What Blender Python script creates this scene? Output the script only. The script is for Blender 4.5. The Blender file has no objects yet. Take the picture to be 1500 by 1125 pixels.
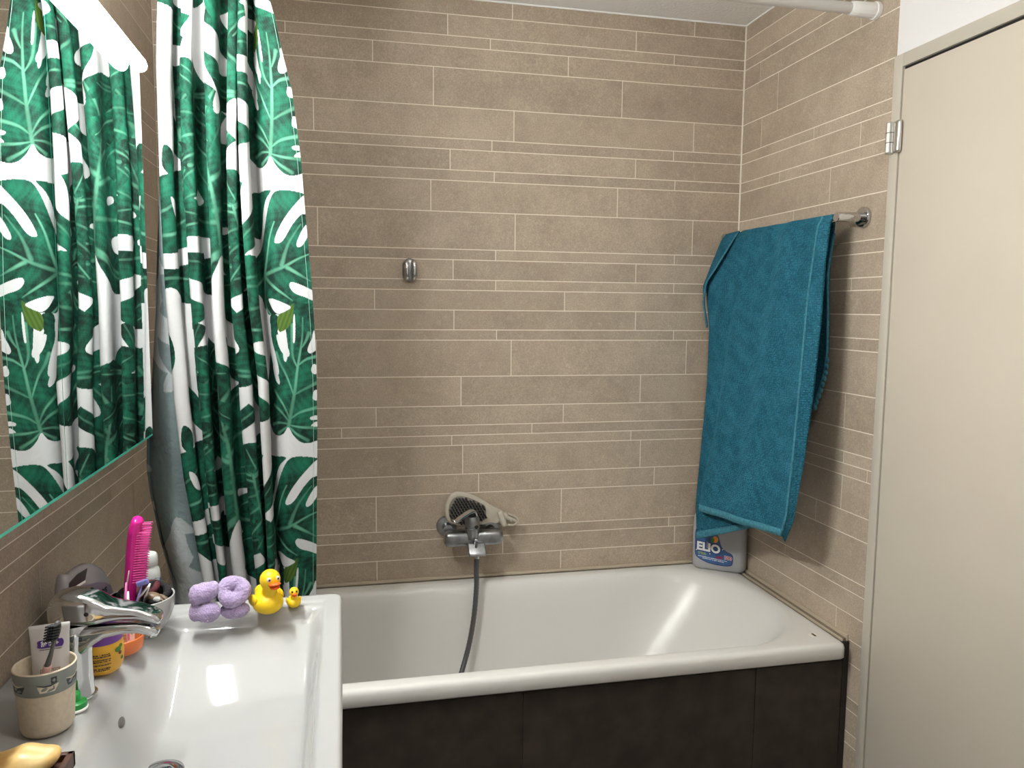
import bpy, bmesh, math, random
import numpy as np
from mathutils import Vector, Matrix, noise
random.seed(7)
rng = np.random.RandomState(11)
scene = bpy.context.scene
COL = scene.collection

# ------------------------------------------------------------------ helpers
def tag(o, label=None, cat=None, group=None, kind=None):
    if label: o['label'] = label
    if cat: o['category'] = cat
    if group: o['group'] = group
    if kind: o['kind'] = kind
    return o

def thing(name, label, cat, loc=(0, 0, 0), group=None):
    o = bpy.data.objects.new(name, None)
    o.empty_display_size = 0.02
    COL.objects.link(o)
    o.location = loc
    return tag(o, label, cat, group)

def link(name, me, mat, parent=None, smooth=True):
    o = bpy.data.objects.new(name, me)
    COL.objects.link(o)
    mats = mat if isinstance(mat, (list, tuple)) else [mat]
    for m in mats:
        if m: me.materials.append(m)
    if smooth:
        for p in me.polygons: p.use_smooth = True
    if parent is not None:
        o.parent = parent
        o.matrix_parent_inverse = Matrix.Translation(-Vector(parent_world(parent)))
    return o

def parent_world(p):
    v = Vector(p.location)
    return v if p.parent is None else Vector((p.location)) if not p.get('_rel') else v

class MB:
    """collects shapes into one bmesh, in world coordinates"""
    def __init__(s): s.bm = bmesh.new()
    def box(s, x0, x1, y0, y1, z0, z1, bevel=0, seg=2, mi=0, rot=None):
        n0 = len(s.bm.faces)
        r = bmesh.ops.create_cube(s.bm, size=1.0)
        vs = r['verts']
        for v in vs:
            v.co = Vector(((x0+x1)/2+v.co.x*(x1-x0), (y0+y1)/2+v.co.y*(y1-y0), (z0+z1)/2+v.co.z*(z1-z0)))
        if bevel:
            es = list({e for v in vs for e in v.link_edges})
            b = bmesh.ops.bevel(s.bm, geom=es, offset=bevel, segments=seg, profile=.5, affect='EDGES')
            vs = list({v for f in b['faces'] for v in f.verts} | {v for v in vs if v.is_valid})
        if rot is not None:
            c = Vector(((x0+x1)/2, (y0+y1)/2, (z0+z1)/2))
            for v in vs: v.co = c + rot @ (v.co-c)
        if mi:
            for f in {f for v in vs for f in v.link_faces}: f.material_index = mi
        return vs
    def ring(s, pts): return [s.bm.verts.new(p) for p in pts]
    def bridge(s, a, b, mi=0, closed=True):
        n = len(a)
        for i in range(n if closed else n-1):
            j = (i+1) % n
            f = s.bm.faces.new((a[i], a[j], b[j], b[i])); f.material_index = mi
    def cap(s, a, flip=False, mi=0):
        f = s.bm.faces.new(a[::-1] if flip else a); f.material_index = mi
    def loft(s, rings, cap0=True, cap1=True, mi=0):
        R = [s.ring(r) for r in rings]
        for a, b in zip(R, R[1:]): s.bridge(a, b, mi)
        if cap0: s.cap(R[0], True, mi)
        if cap1: s.cap(R[-1], False, mi)
        return R
    def tube(s, pts, rad, n=16, caps=True, mi=0, squash=1.0, up=None):
        pts = [Vector(p) for p in pts]
        if not isinstance(rad, (list, tuple)): rad = [rad]*len(pts)
        rings = []; prev = None
        for i, p in enumerate(pts):
            t = (pts[min(i+1, len(pts)-1)]-pts[max(i-1, 0)]).normalized()
            if prev is None:
                a = Vector(up) if up else (Vector((0, 0, 1)) if abs(t.z) < .9 else Vector((1, 0, 0)))
                u = (a - t*a.dot(t)).normalized()
            else:
                u = (prev - t*prev.dot(t)).normalized()
            prev = u; w = t.cross(u)
            rings.append([p+rad[i]*(math.cos(k*2*math.pi/n)*u*squash+math.sin(k*2*math.pi/n)*w) for k in range(n)])
        return s.loft(rings, caps, caps, mi)
    def lathe(s, prof, c, n=40, sx=1, sy=1, caps=True, mi=0, axis='z'):
        rings = []
        for r, h in prof:
            ring = []
            for k in range(n):
                a = k*2*math.pi/n
                if axis == 'z': ring.append((c[0]+r*sx*math.cos(a), c[1]+r*sy*math.sin(a), c[2]+h))
                elif axis == 'x': ring.append((c[0]+h, c[1]+r*math.cos(a)*sx, c[2]+r*math.sin(a)*sy))
                else: ring.append((c[0]-r*math.cos(a)*sx, c[1]+h, c[2]+r*math.sin(a)*sy))
            rings.append(ring)
        return s.loft(rings, caps, caps, mi)
    def ell(s, c, r, rot=None, u=20, v=14, mi=0):
        m = Matrix.Translation(c) @ (rot.to_4x4() if rot is not None else Matrix.Identity(4)) @ Matrix.Diagonal((r[0], r[1], r[2], 1))
        k = bmesh.ops.create_uvsphere(s.bm, u_segments=u, v_segments=v, radius=1, matrix=m)
        if mi:
            for f in {f for w in k['verts'] for f in w.link_faces}: f.material_index = mi
        return k['verts']
    def torus(s, c, R, r, rot=None, n=32, m=14, wob=0, mi=0):
        rot = rot or Matrix.Identity(3)
        rings = []
        for i in range(n):
            a = i*2*math.pi/n
            rr = r*(1+wob*math.sin(3*a+1))
            rings.append([Vector(c)+rot @ Vector(((R+rr*math.cos(b))*math.cos(a), (R+rr*math.cos(b))*math.sin(a), rr*math.sin(b))) for b in [k*2*math.pi/m for k in range(m)]])
        Rg = [s.ring(q) for q in rings]
        for i in range(n): s.bridge(Rg[i], Rg[(i+1) % n], mi)
    def prism(s, poly, y0, y1, plane='xz', bevel=0, seg=3, mi=0):
        def P(a, b, t): return {'xz': (a, t, b), 'xy': (a, b, t), 'yz': (t, a, b)}[plane]
        A = s.ring([P(a, b, y0) for a, b in poly]); B = s.ring([P(a, b, y1) for a, b in poly])
        s.bridge(A, B, mi)
        s.cap(A, True, mi); s.cap(B, False, mi)
        if bevel:
            es = [e for r in (A, B) for e in {e for v in r for e in v.link_edges if e.other_vert(v) in r}]
            bmesh.ops.bevel(s.bm, geom=list(set(es)), offset=bevel, segments=seg, profile=.5, affect='EDGES')
    def grid(s, P, mi=0, closed_u=False):
        R = [s.ring(r) for r in P]
        for a, b in zip(R, R[1:]): s.bridge(a, b, mi, closed=closed_u)
        return R
    def done(s, name, mat, parent=None, smooth=True, fixn=True, auto=None):
        if fixn: bmesh.ops.recalc_face_normals(s.bm, faces=s.bm.faces)
        me = bpy.data.meshes.new(name)
        s.bm.to_mesh(me); s.bm.free()
        o = link(name, me, mat, parent, smooth)
        if auto is not None and smooth:
            me.set_sharp_from_angle(angle=math.radians(auto))
        return o

def mod(o, typ, **kw):
    m = o.modifiers.new(typ.title(), typ)
    for k, v in kw.items(): setattr(m, k, v)
    return m

def smooth_poly(pts, n=6, closed=True):
    """Catmull-Rom through points"""
    out = []; N = len(pts); P = [Vector(p) for p in pts]
    rngi = range(N) if closed else range(N-1)
    for i in rngi:
        g = lambda k: P[k % N] if closed else P[max(0, min(N-1, k))]
        a, b, c, d = g(i-1), g(i), g(i+1), g(i+2)
        for k in range(n):
            t = k/n
            out.append(.5*((2*b)+(c-a)*t+(2*a-5*b+4*c-d)*t*t+(3*b-a-3*c+d)*t**3))
    if not closed: out.append(P[-1])
    return [tuple(p) for p in out]

def interp(z, tab):
    xs = [a for a, _ in tab]; ys = [b for _, b in tab]
    return float(np.interp(z, xs, ys))

# ------------------------------------------------------------------ materials
def mat(name, col, rough=.5, metal=0, spec=.5, noise_amt=0, noise_scale=30, bump=0, bump_scale=200, coat=0, sheen=0, sss=0, trans=0, col2=None, detail=4):
    m = bpy.data.materials.new(name); m.use_nodes = True
    nt = m.node_tree; b = nt.nodes['Principled BSDF']
    b.inputs['Base Color'].default_value = (*col, 1)
    b.inputs['Roughness'].default_value = rough
    b.inputs['Metallic'].default_value = metal
    b.inputs['Specular IOR Level'].default_value = spec
    b.inputs['Coat Weight'].default_value = coat
    b.inputs['Sheen Weight'].default_value = sheen
    if trans: b.inputs['Transmission Weight'].default_value = trans
    if sss:
        b.inputs['Subsurface Weight'].default_value = sss
        b.inputs['Subsurface Radius'].default_value = (.01, .008, .004)
    if noise_amt or bump:
        tc = nt.nodes.new('ShaderNodeTexCoord')
    if noise_amt:
        n = nt.nodes.new('ShaderNodeTexNoise'); n.inputs['Scale'].default_value = noise_scale; n.inputs['Detail'].default_value = detail
        nt.links.new(tc.outputs['Object'], n.inputs['Vector'])
        mx = nt.nodes.new('ShaderNodeMix'); mx.data_type = 'RGBA'
        c2 = col2 or tuple(c*(1-noise_amt) for c in col)
        mx.inputs['A'].default_value = (*col, 1); mx.inputs['B'].default_value = (*c2, 1)
        r = nt.nodes.new('ShaderNodeMapRange'); r.inputs['From Min'].default_value = .35; r.inputs['From Max'].default_value = .65
        nt.links.new(n.outputs['Fac'], r.inputs['Value']); nt.links.new(r.outputs['Result'], mx.inputs['Factor'])
        nt.links.new(mx.outputs['Result'], b.inputs['Base Color'])
    if bump:
        n2 = nt.nodes.new('ShaderNodeTexNoise'); n2.inputs['Scale'].default_value = bump_scale; n2.inputs['Detail'].default_value = 3
        nt.links.new(tc.outputs['Object'], n2.inputs['Vector'])
        bp = nt.nodes.new('ShaderNodeBump'); bp.inputs['Strength'].default_value = bump; bp.inputs['Distance'].default_value = .004
        nt.links.new(n2.outputs['Fac'], bp.inputs['Height']); nt.links.new(bp.outputs['Normal'], b.inputs['Normal'])
    return m

def emit(name, col, strength):
    m = bpy.data.materials.new(name); m.use_nodes = True
    nt = m.node_tree; nt.nodes.clear()
    e = nt.nodes.new('ShaderNodeEmission'); e.inputs['Color'].default_value = (*col, 1); e.inputs['Strength'].default_value = strength
    o = nt.nodes.new('ShaderNodeOutputMaterial'); nt.links.new(e.outputs[0], o.inputs[0])
    return m

def tile_material():
    m = bpy.data.materials.new('tile_taupe'); m.use_nodes = True
    nt = m.node_tree; b = nt.nodes['Principled BSDF']; N = nt.nodes.new; L = nt.links.new
    geo = N('ShaderNodeNewGeometry'); at = N('ShaderNodeAttribute'); at.attribute_name = 'tint'
    off = N('ShaderNodeVectorMath'); off.operation = 'ADD'
    sc = N('ShaderNodeVectorMath'); sc.operation = 'SCALE'; sc.inputs['Scale'].default_value = 9
    L(at.outputs['Color'], sc.inputs[0]); L(geo.outputs['Position'], off.inputs[0]); L(sc.outputs[0], off.inputs[1])
    n1 = N('ShaderNodeTexNoise'); n1.inputs['Scale'].default_value = 7; n1.inputs['Detail'].default_value = 7; n1.inputs['Roughness'].default_value = .68
    n2 = N('ShaderNodeTexNoise'); n2.inputs['Scale'].default_value = 55; n2.inputs['Detail'].default_value = 5; n2.inputs['Roughness'].default_value = .7; n2.inputs['Distortion'].default_value = .6
    n3 = N('ShaderNodeTexNoise'); n3.inputs['Scale'].default_value = 260; n3.inputs['Detail'].default_value = 2
    for n in (n1, n2, n3): L(off.outputs[0], n.inputs['Vector'])
    r1 = N('ShaderNodeValToRGB'); e = r1.color_ramp.elements
    e[0].position = .3; e[0].color = (.385, .306, .234, 1); e[1].position = .72; e[1].color = (.520, .428, .333, 1)
    L(n1.outputs['Fac'], r1.inputs['Fac'])
    r2 = N('ShaderNodeMapRange'); r2.inputs['From Min'].default_value = .54; r2.inputs['From Max'].default_value = .74; r2.inputs['To Max'].default_value = .5
    L(n2.outputs['Fac'], r2.inputs['Value'])
    mx = N('ShaderNodeMix'); mx.data_type = 'RGBA'; mx.inputs['B'].default_value = (.63, .545, .44, 1)
    L(r1.outputs['Color'], mx.inputs['A']); L(r2.outputs['Result'], mx.inputs['Factor'])
    r3 = N('ShaderNodeMapRange'); r3.inputs['From Min'].default_value = .35; r3.inputs['From Max'].default_value = .65; r3.inputs['To Min'].default_value = .87; r3.inputs['To Max'].default_value = 1.1
    L(n3.outputs['Fac'], r3.inputs['Value'])
    sep = N('ShaderNodeSeparateColor'); L(at.outputs['Color'], sep.inputs[0])
    r4 = N('ShaderNodeMapRange'); r4.inputs['To Min'].default_value = .93; r4.inputs['To Max'].default_value = 1.06
    L(sep.outputs['Red'], r4.inputs['Value'])
    mu = N('ShaderNodeMath'); mu.operation = 'MULTIPLY'; L(r3.outputs['Result'], mu.inputs[0]); L(r4.outputs['Result'], mu.inputs[1])
    vs = N('ShaderNodeVectorMath'); vs.operation = 'SCALE'; L(mx.outputs['Result'], vs.inputs[0]); L(mu.outputs[0], vs.inputs['Scale'])
    L(vs.outputs[0], b.inputs['Base Color'])
    b.inputs['Roughness'].default_value = .55; b.inputs['Specular IOR Level'].default_value = .35
    bp = N('ShaderNodeBump'); bp.inputs['Strength'].default_value = .12; bp.inputs['Distance'].default_value = .002
    L(n2.outputs['Fac'], bp.inputs['Height']); L(bp.outputs['Normal'], b.inputs['Normal'])
    return m

def attr_material(name, attr='print', rough=.75, bump=.15, sheen=.1, trans=0.0):
    m = bpy.data.materials.new(name); m.use_nodes = True
    nt = m.node_tree; b = nt.nodes['Principled BSDF']; N = nt.nodes.new; L = nt.links.new
    at = N('ShaderNodeAttribute'); at.attribute_name = attr
    L(at.outputs['Color'], b.inputs['Base Color'])
    b.inputs['Roughness'].default_value = rough; b.inputs['Specular IOR Level'].default_value = .25
    tc = N('ShaderNodeTexCoord'); n = N('ShaderNodeTexNoise'); n.inputs['Scale'].default_value = 60; n.inputs['Detail'].default_value = 4
    L(tc.outputs['Object'], n.inputs['Vector'])
    bp = N('ShaderNodeBump'); bp.inputs['Strength'].default_value = bump; bp.inputs['Distance'].default_value = .006
    L(n.outputs['Fac'], bp.inputs['Height']); L(bp.outputs['Normal'], b.inputs['Normal'])
    return m

def towel_material(name, c1, c2):
    m = bpy.data.materials.new(name); m.use_nodes = True
    nt = m.node_tree; b = nt.nodes['Principled BSDF']; N = nt.nodes.new; L = nt.links.new
    tc = N('ShaderNodeTexCoord')
    v = N('ShaderNodeTexVoronoi'); v.inputs['Scale'].default_value = 165; v.inputs['Randomness'].default_value = .55
    n = N('ShaderNodeTexNoise'); n.inputs['Scale'].default_value = 14; n.inputs['Detail'].default_value = 6; n.inputs['Roughness'].default_value = .7
    L(tc.outputs['Object'], v.inputs['Vector']); L(tc.outputs['Object'], n.inputs['Vector'])
    mx = N('ShaderNodeMix'); mx.data_type = 'RGBA'; mx.inputs['A'].default_value = (*c1, 1); mx.inputs['B'].default_value = (*c2, 1)
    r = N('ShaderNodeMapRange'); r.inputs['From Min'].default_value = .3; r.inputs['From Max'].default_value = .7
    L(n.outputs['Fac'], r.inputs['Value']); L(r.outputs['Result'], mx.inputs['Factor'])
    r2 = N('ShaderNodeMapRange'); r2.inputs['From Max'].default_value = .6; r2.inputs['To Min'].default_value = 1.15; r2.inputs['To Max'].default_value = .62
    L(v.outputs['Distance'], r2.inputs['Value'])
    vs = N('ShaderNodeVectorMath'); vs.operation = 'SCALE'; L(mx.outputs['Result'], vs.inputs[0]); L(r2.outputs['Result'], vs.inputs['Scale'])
    L(vs.outputs[0], b.inputs['Base Color'])
    b.inputs['Roughness'].default_value = .95; b.inputs['Specular IOR Level'].default_value = .1
    b.inputs['Sheen Weight'].default_value = .25; b.inputs['Sheen Tint'].default_value = (*c2, 1)
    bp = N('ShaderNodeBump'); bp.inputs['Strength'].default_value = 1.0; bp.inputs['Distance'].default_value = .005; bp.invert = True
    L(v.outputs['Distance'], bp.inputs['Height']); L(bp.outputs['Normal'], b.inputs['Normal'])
    return m

M = {}
M['tile'] = tile_material()
M['grout'] = mat('grout_beige', (.86, .80, .70), .9)
M['ceil'] = mat('ceiling_plaster', (.90, .885, .86), .95, bump=1.0, bump_scale=105)
M['plaster'] = mat('white_plaster', (.82, .805, .81), .9, bump=.25, bump_scale=220)
M['floor'] = mat('floor_tile', (.05, .043, .036), .5, noise_amt=.3)
M['enamel'] = mat('white_enamel', (.73, .715, .685), .27, spec=.45)
M['ceramic'] = mat('white_ceramic', (.395, .393, .388), .045, spec=.4)
M['seal'] = mat('sealant_strip', (.50, .42, .32), .5)
M['sealdark'] = mat('sealant_line', (.22, .175, .125), .6)
M['panel'] = mat('dark_panel_tile', (.048, .038, .029), .45, noise_amt=.35, noise_scale=18, detail=6, spec=.3)
M['panelgrout'] = mat('dark_panel_grout', (.17, .14, .115), .8)
M['black'] = mat('black_joint_and_shade', (.006, .006, .006), .6)
M['doorpaint'] = mat('cream_door_paint', (.65, .585, .495), .5, bump=.04, bump_scale=400, noise_amt=.03, noise_scale=4)
M['framepaint'] = mat('frame_paint', (.56, .52, .445), .45)
M['chrome'] = mat('chrome', (.62, .62, .63), .08, metal=1)
M['chromedull'] = mat('limescaled_chrome', (.40, .41, .43), .30, metal=1, noise_amt=.25, noise_scale=60)
M['steel'] = mat('steel_hinge', (.72, .71, .69), .28, metal=1)
M['whiteplastic'] = mat('white_plastic', (.90, .89, .87), .35)
M['mirror'] = mat('mirror_glass', (.90, .93, .92), .0, metal=1)
M['glassedge'] = mat('mirror_edge_green', (.10, .62, .46), .12, spec=.6)
M['cabinet'] = mat('cabinet_white', (.75, .74, .72), .4)
M['vanity'] = mat('vanity_white', (.70, .69, .67), .4)
M['lamp'] = emit('lamp_glow', (.965, .985, .95), 108)
M['filldome'] = emit('fill_dome_glow', (1.0, .96, .90), 11.0)  # glow of the added ceiling fill lamp, out of view
M['curtain'] = attr_material('leaf_print_fabric')
M['reverse'] = attr_material('fabric_reverse', sheen=0, bump=.35)
M['stitch'] = mat('hem_stitch', (.30, .46, .38), .8)
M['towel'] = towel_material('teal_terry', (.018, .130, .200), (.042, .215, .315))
M['hem'] = mat('teal_hem', (.05, .24, .325), .9, noise_amt=.35, noise_scale=120, bump=.4, bump_scale=250)
M['greyplastic'] = mat('grey_jug_plastic', (.385, .385, .40), .38, noise_amt=.06, noise_scale=20)
M['labelblue'] = mat('label_blue', (.045, .13, .33), .35, noise_amt=.5, noise_scale=18)
M['labelnavy'] = mat('label_navy', (.012, .03, .14), .35)
M['white'] = mat('print_white', (.82, .82, .82), .5)
M['red'] = mat('print_red', (.50, .02, .03), .5)
M['crimson'] = mat('print_crimson', (.28, .012, .06), .5)
M['lime'] = mat('print_lime', (.33, .40, .03), .5)
M['orangeprint'] = mat('print_orange', (.75, .28, .03), .5)
M['yellow'] = mat('duck_yellow', (.83, .55, .012), .42, spec=.4)
M['beak'] = mat('duck_orange', (.80, .13, .01), .4)
M['eyewhite'] = mat('eye_white', (.82, .80, .74), .4)
M['ink'] = mat('black_ink', (.012, .012, .012), .4)
M['plush'] = mat('lavender_plush', (.50, .385, .64), .95, noise_amt=.22, noise_scale=60, bump=.9, bump_scale=420, sheen=.4)
M['cream'] = mat('cream_ceramic', (.60, .51, .385), .55, noise_amt=.12, noise_scale=160)
M['creamin'] = mat('cream_rim', (.62, .55, .43), .5)
M['band'] = mat('grey_glaze', (.245, .265, .245), .5, noise_amt=.1, noise_scale=60)
M['navy'] = mat('ink_slate', (.035, .04, .05), .5)
M['tube'] = mat('toothpaste_tube', (.56, .535, .52), .35)
M['purpleprint'] = mat('print_purple', (.065, .018, .19), .4)
M['copperprint'] = mat('print_copper', (.36, .22, .15), .5)
M['greyrubber'] = mat('grey_rubber', (.085, .078, .078), .5)
M['pinkplastic'] = mat('pale_pink_plastic', (.62, .37, .345), .4)
M['bristledark'] = mat('dark_bristle', (.018, .019, .022), .6)
M['purple'] = mat('purple_lid', (.165, .04, .31), .35)
M['amber'] = mat('yellow_label', (.72, .38, .03), .4)
M['leafgreen'] = mat('print_leaf', (.05, .20, .015), .5)
M['berry'] = mat('print_berry', (.16, .02, .01), .5)
M['orange'] = mat('orange_plastic', (.66, .165, .04), .4)
M['magenta'] = mat('magenta_plastic', (.60, .012, .235), .25, spec=.5)
M['magentabr'] = mat('magenta_bristle', (.70, .07, .32), .4)
M['bottlewhite'] = mat('bottle_white', (.50, .52, .50), .35)
M['bottleblue'] = mat('bottle_label_blue', (.03, .12, .33), .4, noise_amt=.5, noise_scale=40)
M['packgrey'] = mat('pack_film', (.30, .275, .29), .25, coat=.3)
M['packlilac'] = mat('pack_lilac', (.215, .175, .235), .3)
M['packdark'] = mat('pack_dark', (.03, .027, .024), .3)
M['green'] = mat('green_plastic', (.012, .27, .045), .35)
M['lightgreen'] = mat('bright_green_plastic', (.10, .50, .03), .35)
M['scrunchie'] = mat('black_fabric', (.010, .009, .010), .9, bump=.6, bump_scale=300)
M['tan'] = mat('tan_plastic', (.17, .115, .07), .4)
M['lilacplastic'] = mat('lilac_plastic', (.20, .20, .48), .3)
M['pinkclip'] = mat('pink_clip', (.66, .20, .42), .35)
M['maroon'] = mat('maroon_fabric', (.10, .012, .02), .7)
M['soap'] = mat('soap_yellow', (.74, .545, .235), .35, noise_amt=.25, noise_scale=25, sss=.2, col2=(.55, .30, .09))
M['wood'] = mat('dark_wood', (.085, .032, .018), .45, noise_amt=.5, noise_scale=60)
M['paddle'] = mat('beige_paddle', (.52, .47, .385), .4)
M['cushion'] = mat('brush_cushion', (.20, .18, .15), .6)
M['bowlblack'] = mat('bowl_dark_interior', (.012, .012, .012), .35)
M['kraft'] = mat('tan_card', (.55, .40, .25), .8)
M['greycard'] = mat('grey_card', (.35, .36, .33), .7)
M['orangecard'] = mat('orange_card', (.58, .26, .10), .7)

# ------------------------------------------------------------------ camera
R_ = [(0.97639, 0, 0)]
yaw, pit, rol = 0.217682511, -0.0981733759, 0.00965820407
f = Vector((math.sin(yaw)*math.cos(pit), math.cos(yaw)*math.cos(pit), math.sin(pit)))
rt = Vector((math.cos(yaw), -math.sin(yaw), 0)); up = rt.cross(f)
r2 = math.cos(rol)*rt+math.sin(rol)*up; u2 = -math.sin(rol)*rt+math.cos(rol)*up
cam = bpy.data.cameras.new('camera'); camo = bpy.data.objects.new('camera', cam); COL.objects.link(camo)
mw = Matrix((r2, u2, -f)).transposed().to_4x4(); mw.translation = Vector((-1.30205, -2.385716, .865194))
camo.matrix_world = mw
cam.sensor_width = 36; cam.sensor_fit = 'HORIZONTAL'; cam.lens = 1122.895/1500*36
cam.clip_start = .02
scene.camera = camo

# ------------------------------------------------------------------ room shell
XL, XR, YB, YF, ZF, ZC = -1.81, 0.0, 0.0, -3.1, -0.60, 1.7927
ZR = [1.7927, 1.7435, 1.682, 1.6497, 1.5882, 1.4738, 1.3802, 1.348, 1.2864, 1.2542, 1.1605, 1.0462, 1.0139, .9524, .9202, .8586, .797, .7648, .6504, .5568, .4952, .463, .4308, .3372, .2756, .1612, .129, .0674, 0.0,
      -.062, -.156, -.188, -.25, -.282, -.376, -.49, -.552, -.60]
JB = [-.784, -.983, -.852, -1.206, -1.026, -.776, -.845, -.975, -.837, -1.034, -.769, -.831, -.965, -.83, -.604, -.962, -.826, -.778, -.939, -.602, -.707, -.968, -.933, -.881, -.604, -.221, -.8, -.603]
JR = {3: [-.098, -.584], 4: [-.205], 5: [-.119], 6: [-.402], 7: [-.606], 8: [-.233], 9: [-.488], 10: [-.319], 13: [-.601], 18: [-.601], 20: [-.606], 21: [-.703], 22: [-.605], 23: [-.497], 25: [-.354], 27: [-.61]}
JL = {20: -.97, 19: -.916, 21: -.556, 22: -.976}
G = .00135

def tiled_wall(name, axis, a0, a1, joints, plane, inward, rows=None, skip=None):
    """tiles 1.6 mm proud of the grout bed; axis 'x' = back wall, 'y' = side wall"""
    bm = bmesh.new(); lay = bm.loops.layers.float_color.new('tint')
    def P(a, z, d): return (a, plane+inward*(d), z) if axis == 'x' else (plane+inward*d, a, z)
    def quad(pts, mi, tint):
        fc = bm.faces.new([bm.verts.new(p) for p in pts]); fc.material_index = mi
        for l in fc.loops: l[lay] = (*tint, 1)
    z0, z1 = ZR[-1], ZR[0]
    # a closed slab behind the tiles
    D = -.06
    for (p, q, r, s) in [((a0, z0, -.0007), (a1, z0, -.0007), (a1, z1, -.0007), (a0, z1, -.0007)),
                         ((a0, z0, D), (a0, z1, D), (a1, z1, D), (a1, z0, D)),
                         ((a0, z1, -.0007), (a1, z1, -.0007), (a1, z1, D), (a0, z1, D)),
                         ((a0, z0, -.0007), (a0, z0, D), (a1, z0, D), (a1, z0, -.0007)),
                         ((a0, z0, -.0007), (a0, z1, -.0007), (a0, z1, D), (a0, z0, D)),
                         ((a1, z0, -.0007), (a1, z0, D), (a1, z1, D), (a1, z1, -.0007))]:
        quad([P(*p), P(*q), P(*r), P(*s)], 0, (0, 0, 0))
    for i in range(len(ZR)-1):
        zt, zb = ZR[i]-G, ZR[i+1]+G
        cuts = sorted([a0+.0014] + [j for j in joints(i) if a0+.02 < j < a1-.02] + [a1-.0014])
        for c0, c1 in zip(cuts, cuts[1:]):
            t = (random.random(), random.random(), random.random())
            g0 = c0+(G if c0 > a0+.01 else 0); g1 = c1-(G if c1 < a1-.01 else 0)
            A = [(g0, zb), (g1, zb), (g1, zt), (g0, zt)]
            quad([P(a, z, 0) for a, z in A], 1, t)
            for k in range(4):
                (a, z), (b, w) = A[k], A[(k+1) % 4]
                quad([P(a, z, 0), P(a, z, -.0007), P(b, w, -.0007), P(b, w, 0)], 1, t)
    bmesh.ops.recalc_face_normals(bm, faces=bm.faces)
    me = bpy.data.meshes.new(name); bm.to_mesh(me); bm.free()
    o = link(name, me, [M['grout'], M['tile']], smooth=False)
    return o

def jb(i):
    j0 = JB[i] if i < len(JB) else -.3-.17*i
    return [j0+.602*k for k in range(-4, 5)]
def jr(i):
    return JR.get(i, [-.35-.05*(i % 5)] if i > 27 else [])
def jl(i):
    j0 = JL.get(i, -.2-.137*i)
    return [j0+.602*k for k in range(-8, 9)]
tag(tiled_wall('wall_back', 'x', XL, XR, jb, YB, -1), 'taupe strip-tiled back wall behind the bathtub with pale grout', 'wall', kind='structure')
tag(tiled_wall('wall_right', 'y', -.727, YB, jr, XR, -1), 'taupe strip-tiled side wall at the right end of the bathtub', 'wall', kind='structure')
tag(tiled_wall('wall_left', 'y', YF, YB, jl, XL, 1), 'taupe strip-tiled wall behind the mirror and washbasin', 'wall', kind='structure')
b = MB(); b.box(XL-.1, XR+.12, YF-.1, YB+.06, ZC, ZC+.08)
tag(b.done('ceiling', M['ceil'], smooth=False), 'pale textured plaster ceiling above the bathtub', 'ceiling', kind='structure')
b = MB(); b.box(XL-.1, XR+.12, YF-.1, YB+.06, ZF-.08, ZF)
tag(b.done('floor', M['floor'], smooth=False), 'dark tiled bathroom floor', 'floor', kind='structure')
b = MB(); b.box(XL-.06, XR+.1, YF-.08, YF, ZF, ZC)
tag(b.done('wall_front', M['plaster'], smooth=False), 'white plastered wall facing the bathtub', 'wall', kind='structure')
# plastered part of the right wall: above the door and past it
b = MB(); b.box(XR, XR+.08, -1.66, -.727, 1.4735, ZC); b.box(XR, XR+.08, YF, -1.66, ZF, ZC)
tag(b.done('wall_door', M['plaster'], smooth=False), 'white plastered wall above and beyond the door', 'wall', kind='structure')
# pale corner joints
b = MB(); b.box(-.0035, 0, -.0035, 0, .012, ZC)
tag(b.done('trim_1', M['grout'], smooth=False), 'pale grout joint in the right corner of the tiled walls', 'trim', kind='structure')
b = MB(); b.box(XL, XR, -.004, 0, ZC-.004, ZC); b.box(-.004, 0, -.727, 0, ZC-.004, ZC)
tag(b.done('trim_2', M['whiteplastic'], smooth=False), 'white joint between ceiling and tiled wall', 'trim', kind='structure')

# ------------------------------------------------------------------ door
b = MB()
b.box(-.004, .09, -.752, -.7225, ZF, 1.4735, bevel=.0015)
b.box(-.004, .09, -1.69, -.752, 1.4425, 1.4735, bevel=.0015)
b.box(-.004, .09, -1.69, -1.66, ZF, 1.4425, bevel=.0015)
fr = tag(b.done('door_frame', M['framepaint'], auto=40), 'greige painted steel frame around the cream door', 'door frame', kind='structure')
b = MB(); b.box(.004, .085, -1.66, -.752, ZF, 1.4425)  # black block stands in for the shade in the gap round the door
rb = tag(b.done('door_gap_shade', M['black'], fr, smooth=False))
b = MB(); b.box(-.002, .0039, -1.655, -.7555, ZF+.012, 1.4350, bevel=.0015)
d = tag(b.done('door_1', M['doorpaint'], auto=40), 'smooth cream door in the right wall beside the bathtub', 'door', kind='structure')
b = MB()
b.tube([(-.016, -1.58, .43), (-.05, -1.58, .43), (-.058, -1.572, .43), (-.058, -1.47, .43)], .009, 14)
b.lathe([(0, 0), (.024, 0), (.024, -.014), (0, -.014)], (-.002, -1.58, .43), axis='x')
b.done('door_handle', M['steel'], d, auto=40)
hg = thing('door_hinge', 'shiny steel hinge joining the cream door to its frame', 'hinge', (-.01, -.74, 1.281))
b = MB(); b.lathe([(0, -.037), (.0085, -.037), (.0095, -.034), (.0095, .034), (.0085, .037), (0, .037)], (-.0125, -.7335, 1.281), n=8)
kn = b.done('hinge_knuckle', M['steel'], hg, smooth=False)
for zz in (1.269, 1.292):
    b = MB(); b.lathe([(0, 0), (.0101, 0), (.0101, .0012), (0, .0012)], (-.0125, -.7335, zz), n=12); b.done('knuckle_seam', M['black'], kn)
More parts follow.
